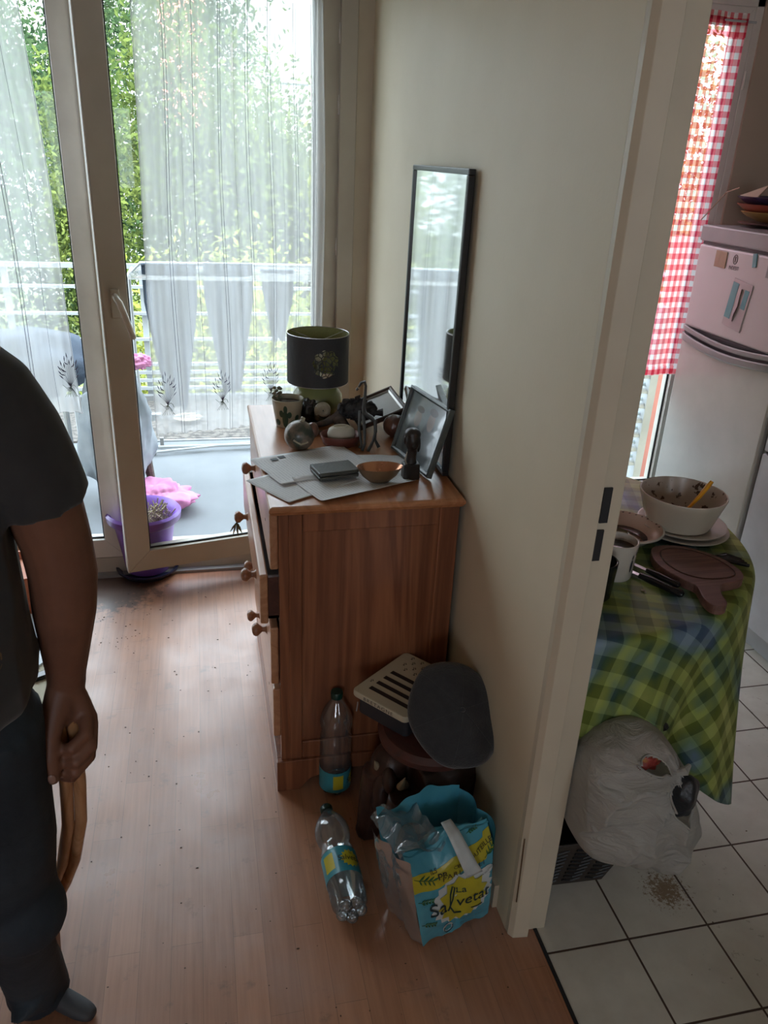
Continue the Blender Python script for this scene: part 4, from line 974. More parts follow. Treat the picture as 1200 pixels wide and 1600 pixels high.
for r in range(4):
    for c in range(4 if r%2 else 3):
        ermine(-.045+.030*c+(0 if r%2 else .015)-.005, .042+.0170*r, .0085)
ermine(-.069,-.050,.0075)
b.build('ermine_marks','ink',tn,smooth=False,world=False)
TB=Matrix(((1,0,0,0),(0,0,-1,-.1092),(0,1,0,.0078),(0,0,0,1)))
o=text('side_lettering','BRETAGNE',.0135,'ink',None,TB,.0004,1.15,spacing=1.25); o.parent=tn
# wool cap draped over tin and stool
cpz=thing('charcoal_flat_cap',(.53,1.37,.40),'large charcoal wool cap hanging over the tin and stool','cap')
nrm=Vector((.10,-.66,.75)).normalized(); xa=Vector((1,.1,0)); xa=(xa-nrm*xa.dot(nrm)).normalized(); ya=nrm.cross(xa)
TCp=Matrix(((xa.x,ya.x,nrm.x,.527),(xa.y,ya.y,nrm.y,1.400),(xa.z,ya.z,nrm.z,.410),(0,0,0,1)))
def capP(u,w):
    a=2*PI*u
    if w<.72:
        t=w/.72; r=.118*math.sin(t*PI/2); z=.050*math.cos(t*PI/2)**1.0+.004
    else:
        t=(w-.72)/.28; r=.118-.022*t; z=.004-.026*t
    k=1+.035*math.cos(6*a+.5)*(w**2)+.03*math.cos(2*a+1)*w
    z+=.008*noise.noise(Vector((r*16*math.cos(a),r*16*math.sin(a),2)))
    return tuple(TCp@Vector((r*k*math.cos(a)*.93,r*k*math.sin(a)*1.06,z)))
B().grid(capP,72,36,wrap=True).build('crown','felt',cpz,ang=180,solid=.003)
b=B()
for k in range(6):
    pts=[]
    for j in range(14):
        w=.04+.68*j/13; p=Vector(capP(k/6+.02,w)); pts.append(p+nrm*.0012)
    b.tube(pts,.0012,5)
b.build('seam','felt',cpz)
B().sphere(tuple(TCp@Vector((0,0,.055))),.007,12,sq=(1,1,.7)).build('top_button','felt',cpz)

# ================================================================== BOTTLES
def bottle(name, T, label, liquid=False, lying=False):
    root=thing(name,T.to_translation(),label,'bottle','empty mineral water bottles on the parquet',rot=T.to_euler())
    prof=[(.030,.012),(.041,.03),(.0425,.06),(.0415,.068),(.0425,.075),(.0425,.150),(.041,.158),(.0425,.166),(.0415,.185),(.037,.196),(.0385,.208),(.0425,.222),(.0425,.238),(.037,.258),(.026,.280),(.016,.296),(.0135,.303),(.0135,.312)]
    if lying: prof=[(.030,.012),(.041,.03),(.0425,.06),(.0415,.068),(.0425,.075),(.0425,.160),(.040,.175),(.0345,.190),(.0345,.198),(.040,.214),(.0435,.232),(.0425,.250),(.035,.272),(.024,.290),(.016,.303),(.0135,.309),(.0135,.316)]
    b=B().lathe(prof,40,cap=False)
    for k in range(5):   # petaloid base
        a=2*PI*k/5; c=(.023*math.cos(a),.023*math.sin(a),.0135); b.sphere(c,.0145,12,sq=(1,1,.95))
    b.build('bottle_body','pet',root,world=False)
    B().lathe([(.0155,.307),(.0160,.309),(.0160,.323),(.0148,.325),(0,.325)],28).build('cap','cap',root,world=False)
    z0,z1=(.022,.088) if not lying else (.085,.158)
    def L(u,w): a=2*PI*u; return (.0432*math.cos(a),.0432*math.sin(a),z0+(z1-z0)*w)
    B().grid(L,64,4,wrap=True).build('label','lab_blue',root,world=False,ang=180)
    def wrapm(a0,zc,fn,n=24):
        return [( .0438*math.cos(a0+dx/.0438), .0438*math.sin(a0+dx/.0438), zc+dz) for dx,dz in fn]
    a0=-PI/2; zc=(z0+z1)/2
    star=[]
    for k in range(28):
        a=2*PI*k/28; r=.026 if k%2 else .020; star.append((r*math.cos(a)*1.0+.012,r*math.sin(a)))
    b=B(); nr=6; allp=[(.012,0)]
    for r in range(1,nr+1): allp += [(.012+(x-.012)*r/nr, z*r/nr) for x,z in star]
    b.add(wrapm(a0,zc,allp),[(0,1+i,1+(i+1)%28) for i in range(28)]+[(1+r*28+i,1+(r+1)*28+i,1+(r+1)*28+(i+1)%28,1+r*28+(i+1)%28) for r in range(nr-1) for i in range(28)])
    q=[(-.058,-.022),(-.030,-.022),(-.030,.024),(-.058,.024)]; dense=[]
    for i in range(4):
        for t in range(4): 
            p0,p1=q[i],q[(i+1)%4]; dense.append((p0[0]+(p1[0]-p0[0])*t/4,p0[1]+(p1[1]-p0[1])*t/4))
    pts=wrapm(a0,zc,[(-.044,0)]+dense); b.add(pts,[(0,1+i,1+(i+1)%16) for i in range(16)])
    b.build('yellow_print','lab_yellow',root,world=False)
    def bend(p):
        a=a0+p.x/.0447; return Vector((.0447*math.cos(a),.0447*math.sin(a),zc+p.y))
    I=Matrix.Identity(4)
    o=text('label_lettering','Salvetat',.022,'ink',None,I,0,.9,bend=lambda p: bend(Vector((p.x+.010,p.y,0))),shear=.1); o.parent=root
    o=text('label_lettering','La',.010,'ink',None,I,0,.9,bend=lambda p: bend(Vector((p.x+.014,p.y+.015,0)))); o.parent=root
    return root
bottle('water_bottle',Matrix.Translation((.292,1.640,0)) @ Matrix.Rotation(math.radians(60),4,'Z'),'clear bottle with green cap standing upright against the chest')
dv=Vector((-.012,.335,.0)).normalized(); up=Vector((0,0,1)); 
zb=dv; yb=-(up-zb*up.dot(zb)).normalized(); xb=yb.cross(zb)
Tl=Matrix(((xb.x,yb.x,zb.x,.262),(xb.y,yb.y,zb.y,1.205),(xb.z,yb.z,zb.z,.0437),(0,0,0,1))) @ Matrix.Rotation(math.radians(12),4,'Z')
bottle('water_bottle',Tl,'clear bottle with turquoise label lying on its side on the floor',lying=True)

# ================================================================== SHRINK-WRAPPED WATER PACK
pk=thing('shrink_wrapped_water_pack',(.47,1.25,0),'torn turquoise shrink wrapped pack of water bottles beside the door frame','bottle pack')
pA=Vector((.409,1.130,0)); pB=Vector((.575,1.180,0)); 
ex=(pB-pA).normalized(); Wd=(pB-pA).length; ey=Vector((-ex.y,ex.x,0)); Dp=.140; Hh=.285
TP0=Matrix(((ex.x,ey.x,0,pA.x),(ex.y,ey.y,0,pA.y),(0,0,1,0),(0,0,0,1)))
class _TP:
    def __matmul__(s,v):
        if isinstance(v,Matrix): return TP0@Matrix.Translation((-.018,0,0))@v
        v=Vector(v); h=max(0,min(1.1,v.z/Hh)); v.x-=(.042*(1-v.x/Wd)+.012)*h**.8; return TP0@v
    def to_3x3(s): return TP0.to_3x3()
TP=_TP()
def edge_top(u):  # torn, scalloped upper edge of the front face
    return Hh*(.965+.035*math.sin(u*2*PI*1.0+3.4)+.02*math.sin(u*12+1))
def edge_bot(u): return .012*abs(math.sin(u*PI*2.0+.4))+.006*abs(math.sin(u*11))
def front(u,w):
    zb_,zt_=edge_bot(u),edge_top(u); z=zb_+(zt_-zb_)*w
    bul=-.008*abs(math.sin(u*PI*2.0))**.7*math.sin(PI*min(1,w*1.1))-.004*math.sin(w*5)
    bul+=.002*noise.noise(Vector((u*9,w*11,1)))
    lean=.030*max(0,w-.80)/.2
    return tuple(TP@Vector((u*Wd,bul+lean,z)))
def sub(u0,u1,w0,w1,nu=30,nv=20,fn=front,off=0):
    nn=TP.to_3x3()@Vector((0,-1,0))
    return lambda u,w: tuple(Vector(fn(u0+(u1-u0)*u,w0+(w1-w0)*w))+nn*off)
B().grid(front,60,50).build('film_front','wrap',pk,ang=180)
def leftf(u,w):
    z=edge_bot(0)*(1-w)+ (edge_top(0)*(1-u)+ (Hh*.90)*u)*w
    y=u*Dp; bul=-.010*abs(math.sin(u*PI*2))-.004*noise.noise(Vector((u*8,w*9,4)))
    return tuple(TP@Vector((bul-.012*u,y,z+.004)))
B().grid(leftf,30,30).build('film_side_clear','film',pk,ang=180)
def rightf(u,w):
    z=edge_bot(1)+(edge_top(1)*(1-u)+Hh*.95*u-edge_bot(1))*w
    return tuple(TP@Vector((Wd+.010*abs(math.sin(u*PI*2)),u*Dp,z)))
B().grid(rightf,24,20).build('film_side','wrap',pk,ang=180)
def backf(u,w):
    top=Hh*(.98+.09*max(0,math.sin(u*5.2+4.9))+.10*max(0,math.sin(u*9+1.9))*(u<.5)+.012*math.sin(u*23))
    return tuple(TP@Vector((u*Wd,Dp+.006*abs(math.sin(u*2*PI)),.004+top*w)))
B().grid(backf,50,20).build('film_back','wrap',pk,ang=180)
def flap(u,w):
    k=u*Wd; lift=.02*noise.noise(Vector((u*7,w*4,9)))
    return tuple(TP@Vector((k,.026+ (Dp*.45)*w*(.45+.55*abs(math.sin(u*3+.5))), edge_top(u)-.004-.035*w+.010*math.sin(w*PI)+lift*.5)))
B().grid(flap,50,14).build('torn_top_film','wrap',pk,ang=180)
def flap2(u,w):
    return tuple(TP@Vector((-.01+.09*u,.02+.13*w,Hh*.97+.02*math.sin(u*6)+.018*noise.noise(Vector((u*5,w*6,3))))))
B().grid(flap2,26,26).build('torn_clear_film','film',pk,ang=180)
# yellow band
def band(u,w):
    uu_=u; c=.745+.20*max(0,u-.55)+.01*math.sin(u*6); h0=.17
    return tuple(Vector(front(uu_,c-h0/2+h0*w+.03*(u>.9)))+TP.to_3x3()@Vector((0,-.0012,0)))
B().grid(band,60,8).build('yellow_band','wrap_y',pk,ang=180)
# sun burst
def onfront(x,z,off=.0018):
    u=x/Wd; t=(z-edge_bot(u))/(edge_top(u)-edge_bot(u)); p=Vector(front(min(1,max(0,u)),t)); return p+TP.to_3x3()@Vector((0,-off,0))
def blobf(name,cx,cz,rx,rz,nn,amp,mat,off,seed=0,rings=6):
    b=B(); vs=[onfront(cx,cz,off)]; 
    for r in range(1,rings+1):
        for k in range(nn):
            a=2*PI*k/nn; s=(1+(amp*((k%2)*2-1) if r==rings else 0))*r/rings
            vs.append(onfront(cx+rx*s*math.cos(a),cz+rz*s*math.sin(a),off))
    fs=[(0,1+k,1+(k+1)%nn) for k in range(nn)]
    for r in range(rings-1):
        for k in range(nn): fs.append((1+r*nn+k,1+(r+1)*nn+k,1+(r+1)*nn+(k+1)%nn,1+r*nn+(k+1)%nn))
    b.add(vs,fs); return b.build(name,mat,pk,ang=180)
blobf('white_cloud_print',.100,.122,.070,.068,40,.06,'wrap_w',.0010)
blobf('yellow_sun_print',.100,.118,.053,.062,26,.11,'wrap_y',.0026)
def bendf(cx,cz,off=.0042,rot=0,arc=0):
    def f(p):
        x=p.x*math.cos(rot)-p.y*math.sin(rot); y=p.x*math.sin(rot)+p.y*math.cos(rot)
        return onfront(cx+x,cz+y+arc*x*x,off)
    return f
I=Matrix.Identity(4)
def ptext(s,size,cx,cz,mat='navy',sx=1,rot=0,arc=0,shear=0,spacing=1):
    cu=text('film_lettering',s,size,mat,None,I,0,sx,shear=shear,bend=bendf(cx,cz,rot=rot,arc=arc),spacing=spacing); parent_to(cu,pk); return cu
ptext('Sa',.056,.042,.122,sx=.82); ptext('vetat',.048,.124,.112,sx=.80,rot=-.02); ptext('La',.024,.096,.147)
def stroke(pts,r,mat='navy',name='film_stroke'):
    b=B().tube([onfront(x,z,.0040) for x,z in pts],r,6,flat=(1,1)); return b.build(name,mat,pk)
stroke([(.064,.104),(.076,.130),(.083,.158),(.078,.166),(.071,.150),(.069,.112),(.078,.086),(.094,.078)],.0017)
stroke([(.118,.080),(.132,.077),(.145,.080)],.001)
ptext('ILS',.012,.045,.222,'ink',rot=-.1); ptext('EN BOUTEILLE',.013,.132,.228,'ink',rot=.32)
ptext('PR',.019,.060,.208,'ink'); ptext('OTO',.013,.098,.215,'ink'); ptext('PARLE SILI',.017,.104,.197,'ink',spacing=1.2)
ptext('FORME EN ETOILE',.0055,.152,.168,'navy',rot=.25); blobf('white_badge',.152,.168,.021,.012,24,.03,'wrap_w',.0016)
ptext('UNE TRADITION',.0072,.118,.052,'navy',rot=.15); ptext('DE PETITES BULLES',.0072,.124,.040,'navy',rot=.12); ptext('NATURELLE',.0065,.112,.029,'navy')
blobf('crest_badge',.064,.040,.0125,.0155,24,0,'wrap_w',.0016); blobf('crest_emblem',.064,.040,.0085,.0108,10,.12,'lab_blue',.0024)
stroke([(.054,.046),(.0535,.036),(.058,.027),(.064,.025),(.070,.027),(.0745,.036),(.074,.046)],.0009)
def sprig(x,z,ang,s):
    b=B(); d=Vector((math.cos(ang),math.sin(ang)))
    pts=[onfront(x+d.x*s*t/4,z+d.y*s*t/4,.0026) for t in range(5)]; b.tube(pts,.0006,5)
    for t in range(1,5):
        for sg in (-1,1):
            a=ang+sg*.75; x0=x+d.x*s*t/4; z0=z+d.y*s*t/4; L=s*.36
            b.tube([onfront(x0,z0,.0026),onfront(x0+math.cos(a)*L*.5,z0+math.sin(a)*L*.5,.003),onfront(x0+math.cos(a)*L,z0+math.sin(a)*L,.0026)],[.0005,.0022,.0005],6,flat=(1,.5))
    b.build('leaf_sprig','leafprint',pk)
sprig(.004,.226,-.55,.04); sprig(.004,.160,-.2,.026); sprig(.004,.088,-.3,.026); sprig(.152,.205,.9,.034); sprig(.125,.268,.1,.02)
# carry strap over the front
def strap(u,w):
    pts=[Vector((.098,.055,.292)),Vector((.096,.02,.290)),Vector((.099,-.010,.262)),Vector((.108,-.022,.225)),Vector((.118,-.024,.196))]
    k=w*4; i=min(3,int(k)); p=pts[i].lerp(pts[i+1],k-i); wd=.010+.007*w
    return tuple(TP@(p+Vector(((u-.5)*2*wd,0,0))))
B().grid(strap,3,16).build('carry_strap','wrap_w',pk,ang=180,solid=.0008)
# bottles inside, only their shoulders show through the clear side
for (x,y) in ((.045,.05),(.045,.115)):
    Tb=TP@Matrix.Translation((x,y,.004)); b=B().lathe([(.030,0),(.040,.02),(.041,.16),(.036,.19),(.030,.215)],28,M_=Tb); b.build('bottle_inside','pet',pk)

# ================================================================== KITCHEN TABLE
tb=thing('round_kitchen_table',(.80,1.68,0),'round table hidden under the tie dye tablecloth','table')
pts=[]
for k in range(64):
    a=2*PI*k/64; pts.append((max(.702,.80+.49*math.cos(a)),1.68+.49*math.sin(a)))
B().prism(pts,.722,.742).build('tabletop','cabinet',tb,smooth=False)
for x,y in ((.76,1.45),(1.02,1.50),(1.02,1.9),(.76,1.95)): B().tube([(x,y,0),(x,y,.722)],.016,10).build('leg','rack',tb)
def clothP(u,w):
    a=2*PI*u; 
    sarc=w*1.12; R=.505
    hem=.43+.155*math.cos(4*(a-math.radians(-42)))
    if w<.45:
        r=R*w/.45; z=.7465; fl=r
    else:
        t=(w-.45)/.55; d=hem*t
        fold=.030*t*math.sin(a*13+1.2)+.018*t*math.sin(a*7+.5)+.012*t*math.sin(a*29)
        rc=.014
        r=R+ (rc*math.sin(min(1,d/.022)*PI/2)) + fold*(t**.6) +.055*t*max(0,math.cos(4*(a-math.radians(-42))))
        z=.7465-rc*(1-math.cos(min(1,d/.022)*PI/2))-max(0,d-.022)
        fl=R+d
    x=.80+r*math.cos(a); y=1.68+r*math.sin(a)
    if x<.704: x=.704
    return (x,y,z,.8+fl*math.cos(a+.35),.3+fl*math.sin(a+.35))
o=B().grid(clothP,240,70,wrap=True).build('tablecloth','cloth',ang=180,solid=.0012); tag(o,'green and blue tie dye checked cloth over the round kitchen table','tablecloth')
KT=.7475
def mug(name,x,y,r,h,mat,label,fill=None,cat='mug',handle=None,z=KT):
    root=thing(name,(x,y,z),label,cat)
    B().lathe([(0,0),(r*.82,0),(r*.88,.004),(r,h),(r-.002,h+.001),(r-.004,h),(r*.85,.008),(0,.007)],40,cap=False).build('mug_body',mat,root,world=False)
    if fill: B().lathe([(0,h*fill[1]),(r*.93,h*fill[1])],32,cap=False).build('drink',fill[0],root,world=False)
    if handle is not None:
        a=handle; b=B(); pts=[(r*.95+.0,h*.8),(r+.018,h*.75),(r+.026,h*.5),(r+.015,h*.28),(r*.92,h*.2)]
        b.tube([(p*math.cos(a),p*math.sin(a),q) for p,q in pts],.0045,8).build('handle',mat,root,world=False)
    return root
mg=mug('decorated_mug',.878,1.412,.044,.088,'ceramic_w','white mug of brown tea with a small dark print beside the door frame',('tea',.80))
b=B()
def mp(a,z,off=.0008): r=.0385+.0055*z/.088+off; return (r*math.cos(a),r*math.sin(a),z)
for cx,cz,rx,rz in ((-1.15,.040,.09,.016),(-1.15,.062,.05,.006),(-.85,.068,.08,.005),(-.80,.035,.05,.006),(-.78,.02,.05,.004)):
    vs=[mp(cx,cz,.0012)]+[mp(cx+rx*math.cos(t*PI/6),cz+rz*math.sin(t*PI/6)) for t in range(12)]; b.add(vs,[(0,1+i,1+(i+1)%12) for i in range(12)])
b.build('printed_motif','darkbox',mg,world=False)
mug('dark_mug',.790,1.335,.042,.085,'blackp','black mug half hidden behind the door frame in front of the white mug',cat='mug')
mug('drinking_glass',.900,1.475,.036,.075,'drink','clear drinking glass half hidden behind the door frame',cat='glass')
dsh=thing('serving_dish',(.985,1.575,KT),'round cream dish smeared with dark brown sauce','dish')
DS=Matrix.Diagonal((.78,.78,.9,1))
B().lathe([(.055,0),(.068,.002),(.100,.030),(.122,.040),(.124,.043),(.118,.045)],56,M_=DS,cap='bottom').build('dish_body','ceramic_w',dsh,world=False)
B().lathe([(.118,.045),(.100,.038),(.074,.010),(0,.008)],56,cap=False,M_=DS).build('dish_inside','dish_in',dsh,world=False)
b=B()
def crescent(r0,r1,a0,a1,z):
    vs=[];n=24
    for k in range(n+1):
        a=a0+(a1-a0)*k/n; t=math.sin(PI*k/n)**.6; vs+= [(r1*math.cos(a),r1*math.sin(a),z),((r1-(r1-r0)*t)*math.cos(a),(r1-(r1-r0)*t)*math.sin(a),z)]
    b.add(vs,[(2*k,2*k+1,2*k+3,2*k+2) for k in range(n)],0,DS)
crescent(.045,.077,-.95,1.9,.0155)
for a in np.linspace(-.2,2.6,16): b.sphere((.112*math.cos(a),.112*math.sin(a),.0435),.0028,6,sq=(1.6,1,.4),M_=DS)
for a in np.linspace(3.8,5.6,6): b.sphere((.055*math.cos(a),.055*math.sin(a),.012),.0026,6,sq=(1.2,1,.4),M_=DS)
b.build('sauce_residue','sauce',dsh,world=False)
pls=[]
for k,(x,y,z,r,lab) in enumerate(((1.165,1.600,KT,.112,'lowest cream plate of the stack under the big bowl'),(1.163,1.603,KT+.012,.108,'upper cream plate of the stack under the big bowl'))):
    p=B().lathe([(.06,0),(.07,.001),(.09,.007),(r,.015),(r+.001,.017),(r-.003,.0175),(.085,.011),(0,.008)],64)
    tag(p.build('dinner_plate','ceramic_w',loc=(x,y,z)),lab,'plate','plates stacked under the big bowl')
bb=thing('mixing_bowl',(1.152,1.605,KT+.024),'big cream bowl smeared with chocolate, holding a yellow spoon','bowl')
B().lathe([(.066,0),(.078,.002),(.082,.010),(.102,.070),(.106,.083),(.105,.0855),(.102,.085)],64,cap='bottom').build('bowl_body','ceramic',bb,world=False)
B().lathe([(.102,.085),(.098,.070),(.076,.012),(0,.008)],64,cap=False).build('bowl_inside','bowl_in',bb,world=False)
sp=B().tube([(1.120,1.575,KT+.045),(1.145,1.570,KT+.075),(1.170,1.567,KT+.110),(1.186,1.565,KT+.138),(1.194,1.564,KT+.152)],[.004,.006,.009,.011,.008],10,flat=(1.0,.55))
tag(sp.build('yellow_spoon','yellowp'),'yellow plastic spoon leaning in the big cream bowl','spoon')
# knives
def knife(name,p0,p1,hl,label,bw=.011,hw=.009):
    p0=Vector(p0); p1=Vector(p1); root=thing(name,p0,label,'knife'); d=(p1-p0).normalized(); n=Vector((-d.y,d.x,0)); L=(p1-p0).length
    q=p1-d*hl
    b=B(); vs=[p0,p0+d*.02+n*bw*.6,q+n*bw*.5,q-n*bw*.5,p0+d*.015-n*bw*.5]; b.add([v+Vector((0,0,.0008)) for v in vs]+[v-Vector((0,0,.0008)) for v in vs],[(0,1,2,3,4),(9,8,7,6,5)]+[(i,(i+1)%5,5+(i+1)%5,5+i) for i in range(5)])
    b.build('blade','steel',root,smooth=False)
    B().tube([q-d*.004,q+d*hl*.3,q+d*hl*.7,q+d*hl*.95,q+d*hl],[hw*.75,hw,hw*.9,hw*1.05,hw*.6],12,flat=(1,.75)).build('handle','blackp',root); return root
knife('kitchen_knife',(.898,1.452,KT+.006),(.978,1.290,KT+.010),.105,'black handled kitchen knife nearest the table edge')
knife('kitchen_knife',(.925,1.480,KT+.007),(.985,1.318,KT+.016),.085,'second black handled knife lying behind the first one',hw=.0075)
# cutting board
bd=[]
def bp(x,y): return (x,y)
out=[(1.000,1.345),(.985,1.385),(.985,1.425),(.998,1.462),(1.012,1.486),(1.035,1.497),(1.08,1.492),(1.115,1.470),(1.150,1.425),(1.160,1.385),(1.160,1.345),(1.142,1.315),(1.110,1.305),(1.080,1.303),(1.066,1.290),(1.050,1.262),(1.042,1.225),(1.020,1.212),(1.000,1.222),(1.000,1.255),(1.012,1.285),(1.018,1.308),(1.005,1.325)]
cx=sum(p[0] for p in out)/len(out); cy=sum(p[1] for p in out)/len(out)
cbd=thing('cutting_board',(1.07,1.38,KT),'thick reddish brown wooden cutting board with a short handle','cutting board')
def smoothp(p,it=2):
    for _ in range(it):
        q=[]
        for i in range(len(p)):
            a=p[i]; b_=p[(i+1)%len(p)]; q+=[(a[0]*.75+b_[0]*.25,a[1]*.75+b_[1]*.25),(a[0]*.25+b_[0]*.75,a[1]*.25+b_[1]*.75)]
        p=q
    return p
B().prism(smoothp(out),KT+.001,KT+.022).build('board','board',cbd,smooth=False,bevel=.002)
inn=[(1.018,1.350),(1.005,1.385),(1.005,1.425),(1.018,1.460),(1.040,1.478),(1.08,1.473),(1.108,1.455),(1.135,1.418),(1.143,1.38),(1.143,1.350),(1.130,1.330),(1.10,1.322),(1.05,1.325)]
B().tube([(x,y,KT+.0222) for x,y in smoothp(inn)],.0022,6,closed=True,flat=(1,.5)).build('groove','sauce',cbd)
b=B()
for k in range(4): b.tube([(1.165,1.455-.008*k,KT+.006),(1.185,1.445-.012*k,KT+.012),(1.215,1.425-.010*k,KT+.007)],[.002,.006,.004],8)
b.tube([(1.10,1.475,KT+.003),(1.17,1.45,KT+.005)],.0015,6)
tag(b.build('black_scissor_handles','blackp'),'black handled scissors half under the cutting board','scissors')
o=B().tube([(.905,1.335,KT+.002),(.912,1.330,KT+.003),(.908,1.322,KT+.002)],.002,6); tag(o.build('food_crumb','straw'),'tiny yellow crumb on the tablecloth before the mug','crumb')

# ================================================================== CRATE AND BAG
ct=thing('slotted_crate',(.80,1.32,0),'brown slotted plastic crate under the white bag on the tiles','crate')
def crate_wall(p0,p1,q0,q1,nm):
    # p0,p1 bottom, q0,q1 top corners; slots cut as a herringbone of dark ribs
    b=B(); p0,p1,q0,q1=map(Vector,(p0,p1,q0,q1)); n=(p1-p0).cross(q0-p0).normalized()*.003
    b.add([p0,p1,q1,q0,p0-n,p1-n,q1-n,q0-n],[(0,1,2,3),(7,6,5,4),(0,4,5,1),(1,5,6,2),(2,6,7,3),(3,7,4,0)])
    w=b.build('crate_wall','crate',ct,smooth=False)
    b=B()
    def at(u,v): return (p0*(1-u)+p1*u)*(1-v)+(q0*(1-u)+q1*u)*v
    L=(p1-p0).length; nc=max(2,int(L/.05))
    for c in range(nc):
        for r in range(9):
            u0=(c+.12)/nc; u1=(c+.48)/nc; v=.08+.092*r
            for (ua,ub,va,vb) in ((u0,u1,v+.05,v),((c+.52)/nc,(c+.88)/nc,v,v+.05)):
                b.tube([at(ua,va)+n*.25,at(ub,vb)+n*.25],.0032,6)
    b.build('slots','ink',w)
zt=.165
bot=[(.71,1.235,.0),(.885,1.228,.0),(.90,1.46,.0),(.71,1.46,.0)]; top_=[(.70,1.200,zt),(.935,1.195,zt),(.95,1.50,zt),(.70,1.50,zt)]
for i,j in ((0,1),(1,2),(2,3),(3,0)): crate_wall(bot[i],bot[j],top_[i],top_[j],'')
B().add([tuple(p[:2])+(.003,) for p in bot],[(0,1,2,3)]).build('base','crate',ct,smooth=False)
B().tube(top_,.005,6,closed=True).build('rim','crate',ct)
bg_=thing('white_rubbish_bag',(.845,1.115,.17),'knotted translucent white plastic bag of rubbish on the crate','bag')
knot=Vector((.878,1.045,.505))
BC=Vector((.845,1.115,.352))
SIL=[(.690,.44),(.715,.52),(.765,.560),(.817,.572),(.868,.545),(.900,.505),(.925,.455),(.948,.405),(.965,.355),(.980,.325),(.965,.290),(.966,.248),(.940,.228),(.890,.228),(.850,.246),(.790,.280),(.730,.275),(.695,.33)]
_an=[math.atan2(z-BC.z,x-BC.x) for x,z in SIL]; _ra=[math.hypot(z-BC.z,x-BC.x) for x,z in SIL]
_o=np.argsort(_an); _an=np.array(_an)[_o]; _ra=np.array(_ra)[_o]; _an=np.concatenate([_an-2*PI,_an,_an+2*PI]); _ra=np.concatenate([_ra]*3)
_fa=np.linspace(-PI,PI,361); _fr=np.interp(_fa,_an,_ra); _fr=np.convolve(np.concatenate([_fr[-7:],_fr,_fr[:7]]),np.ones(9)/9,'same')[7:-7]
def bagS(d):
    # silhouette read in the x-z plane, depth from a flattened round section
    a=math.atan2(d.z,d.x); R_=float(np.interp(a,_fa,_fr)); h=math.hypot(d.x,d.z)
    ph=math.atan2(abs(d.y),h); r=R_*math.cos(ph)**.75; y=.105*math.sin(ph)**.8*(1 if d.y>0 else -1)
    p=BC+Vector((r*math.cos(a),y,r*math.sin(a)))
    kd=p-knot; dist=math.hypot(kd.x,kd.z); ang=math.atan2(kd.z,kd.x)
    nn=noise.noise(p*9)
    fr=.026*(1-abs(math.sin(ang*4.5+1.8*nn)))**2*math.exp(-dist*3.2)*min(1,dist/.05)
    fr+=.006*(1-abs(noise.noise(p*13+Vector((4,0,2)))))**6
    fr+=.008*noise.noise(p*7+Vector((1,5,2)))
    if d.y<0: p.y-=fr*1.3
    else: p.y+=fr*.5
    pull=math.exp(-(((p-knot).length)/.05)**2); p=p.lerp(knot,pull*.35)
    p.x=max(p.x,.697)
    return p
HOLES=[(Vector((.812,1.02,.528)),.036,.016,-.40),(Vector((.880,1.03,.445)),.027,.042,.50)]
def bagP(u,w):
    a=2*PI*u; t=PI*w; d=Vector((math.sin(t)*math.cos(a),math.sin(t)*math.sin(a),-math.cos(t)))
    return bagS(d)
bb_=B().grid(lambda u,w:tuple(bagP(u,w)),200,130,wrap=True)
keep=[]
def inhole(c):
    for h,rx,rz,tl_ in HOLES:
        dx,dz=c.x-h.x,c.z-h.z; u=dx*math.cos(tl_)+dz*math.sin(tl_); v=-dx*math.sin(tl_)+dz*math.cos(tl_)
        if c.y<1.10 and (u/rx)**2+(v/rz)**2<1: return True
    return False
for f in bb_.f:
    c=sum((Vector(bb_.v[i]) for i in f),Vector())/len(f)
    if not inhole(c): keep.append(f)
bb_.f=keep; bb_.mi=[0]*len(keep)
bb_.build('bag_skin','bag',bg_,ang=180)
lumpy('food_scraps',(.812,1.090,.512),.05,(1.0,.5,.55),'scraps',None,None,6,.35,3,parent=bg_)
lumpy('black_wrapper',(.892,1.050,.440),.046,(.8,.8,1.15),'blackbag',None,None,16,.25,1.6,parent=bg_)
lumpy('bag_contents',(.825,1.125,.34),.09,(1.0,.6,1.1),'soil',None,None,4,.2,2,parent=bg_)
def rimloop(h,rx,rz,tl_):
    out=[]
    for k in range(36):
        t=2*PI*k/36; u,v=rx*math.cos(t),rz*math.sin(t); x=h.x+u*math.cos(tl_)-v*math.sin(tl_); z=h.z+u*math.sin(tl_)+v*math.cos(tl_)
        # walk to the skin from the front
        best=None
        d=Vector((x-BC.x,-.09,z-BC.z)).normalized()
        for it in range(8):
            p=bagS(d); e=Vector((x-p.x,0,z-p.z)); d=(d+e*4).normalized()
        out.append(bagS(d))
    return out
for hh in HOLES: B().tube(rimloop(*hh),.0022,6,closed=True).build('torn_edge','bag',bg_)
B().tube([knot+Vector((-.012,.004,-.006)),knot+Vector((.006,-.006,.006)),knot+Vector((.020,.004,.010))],[.006,.009,.004],8).build('knot','bag',bg_)
tag(B().tube([(.870,1.19,.540),(.905,1.19,.526),(.930,1.19,.49)],.011,8).build('black_bag_edge','blackbag'),'black bag edge showing behind the white bag','bag')

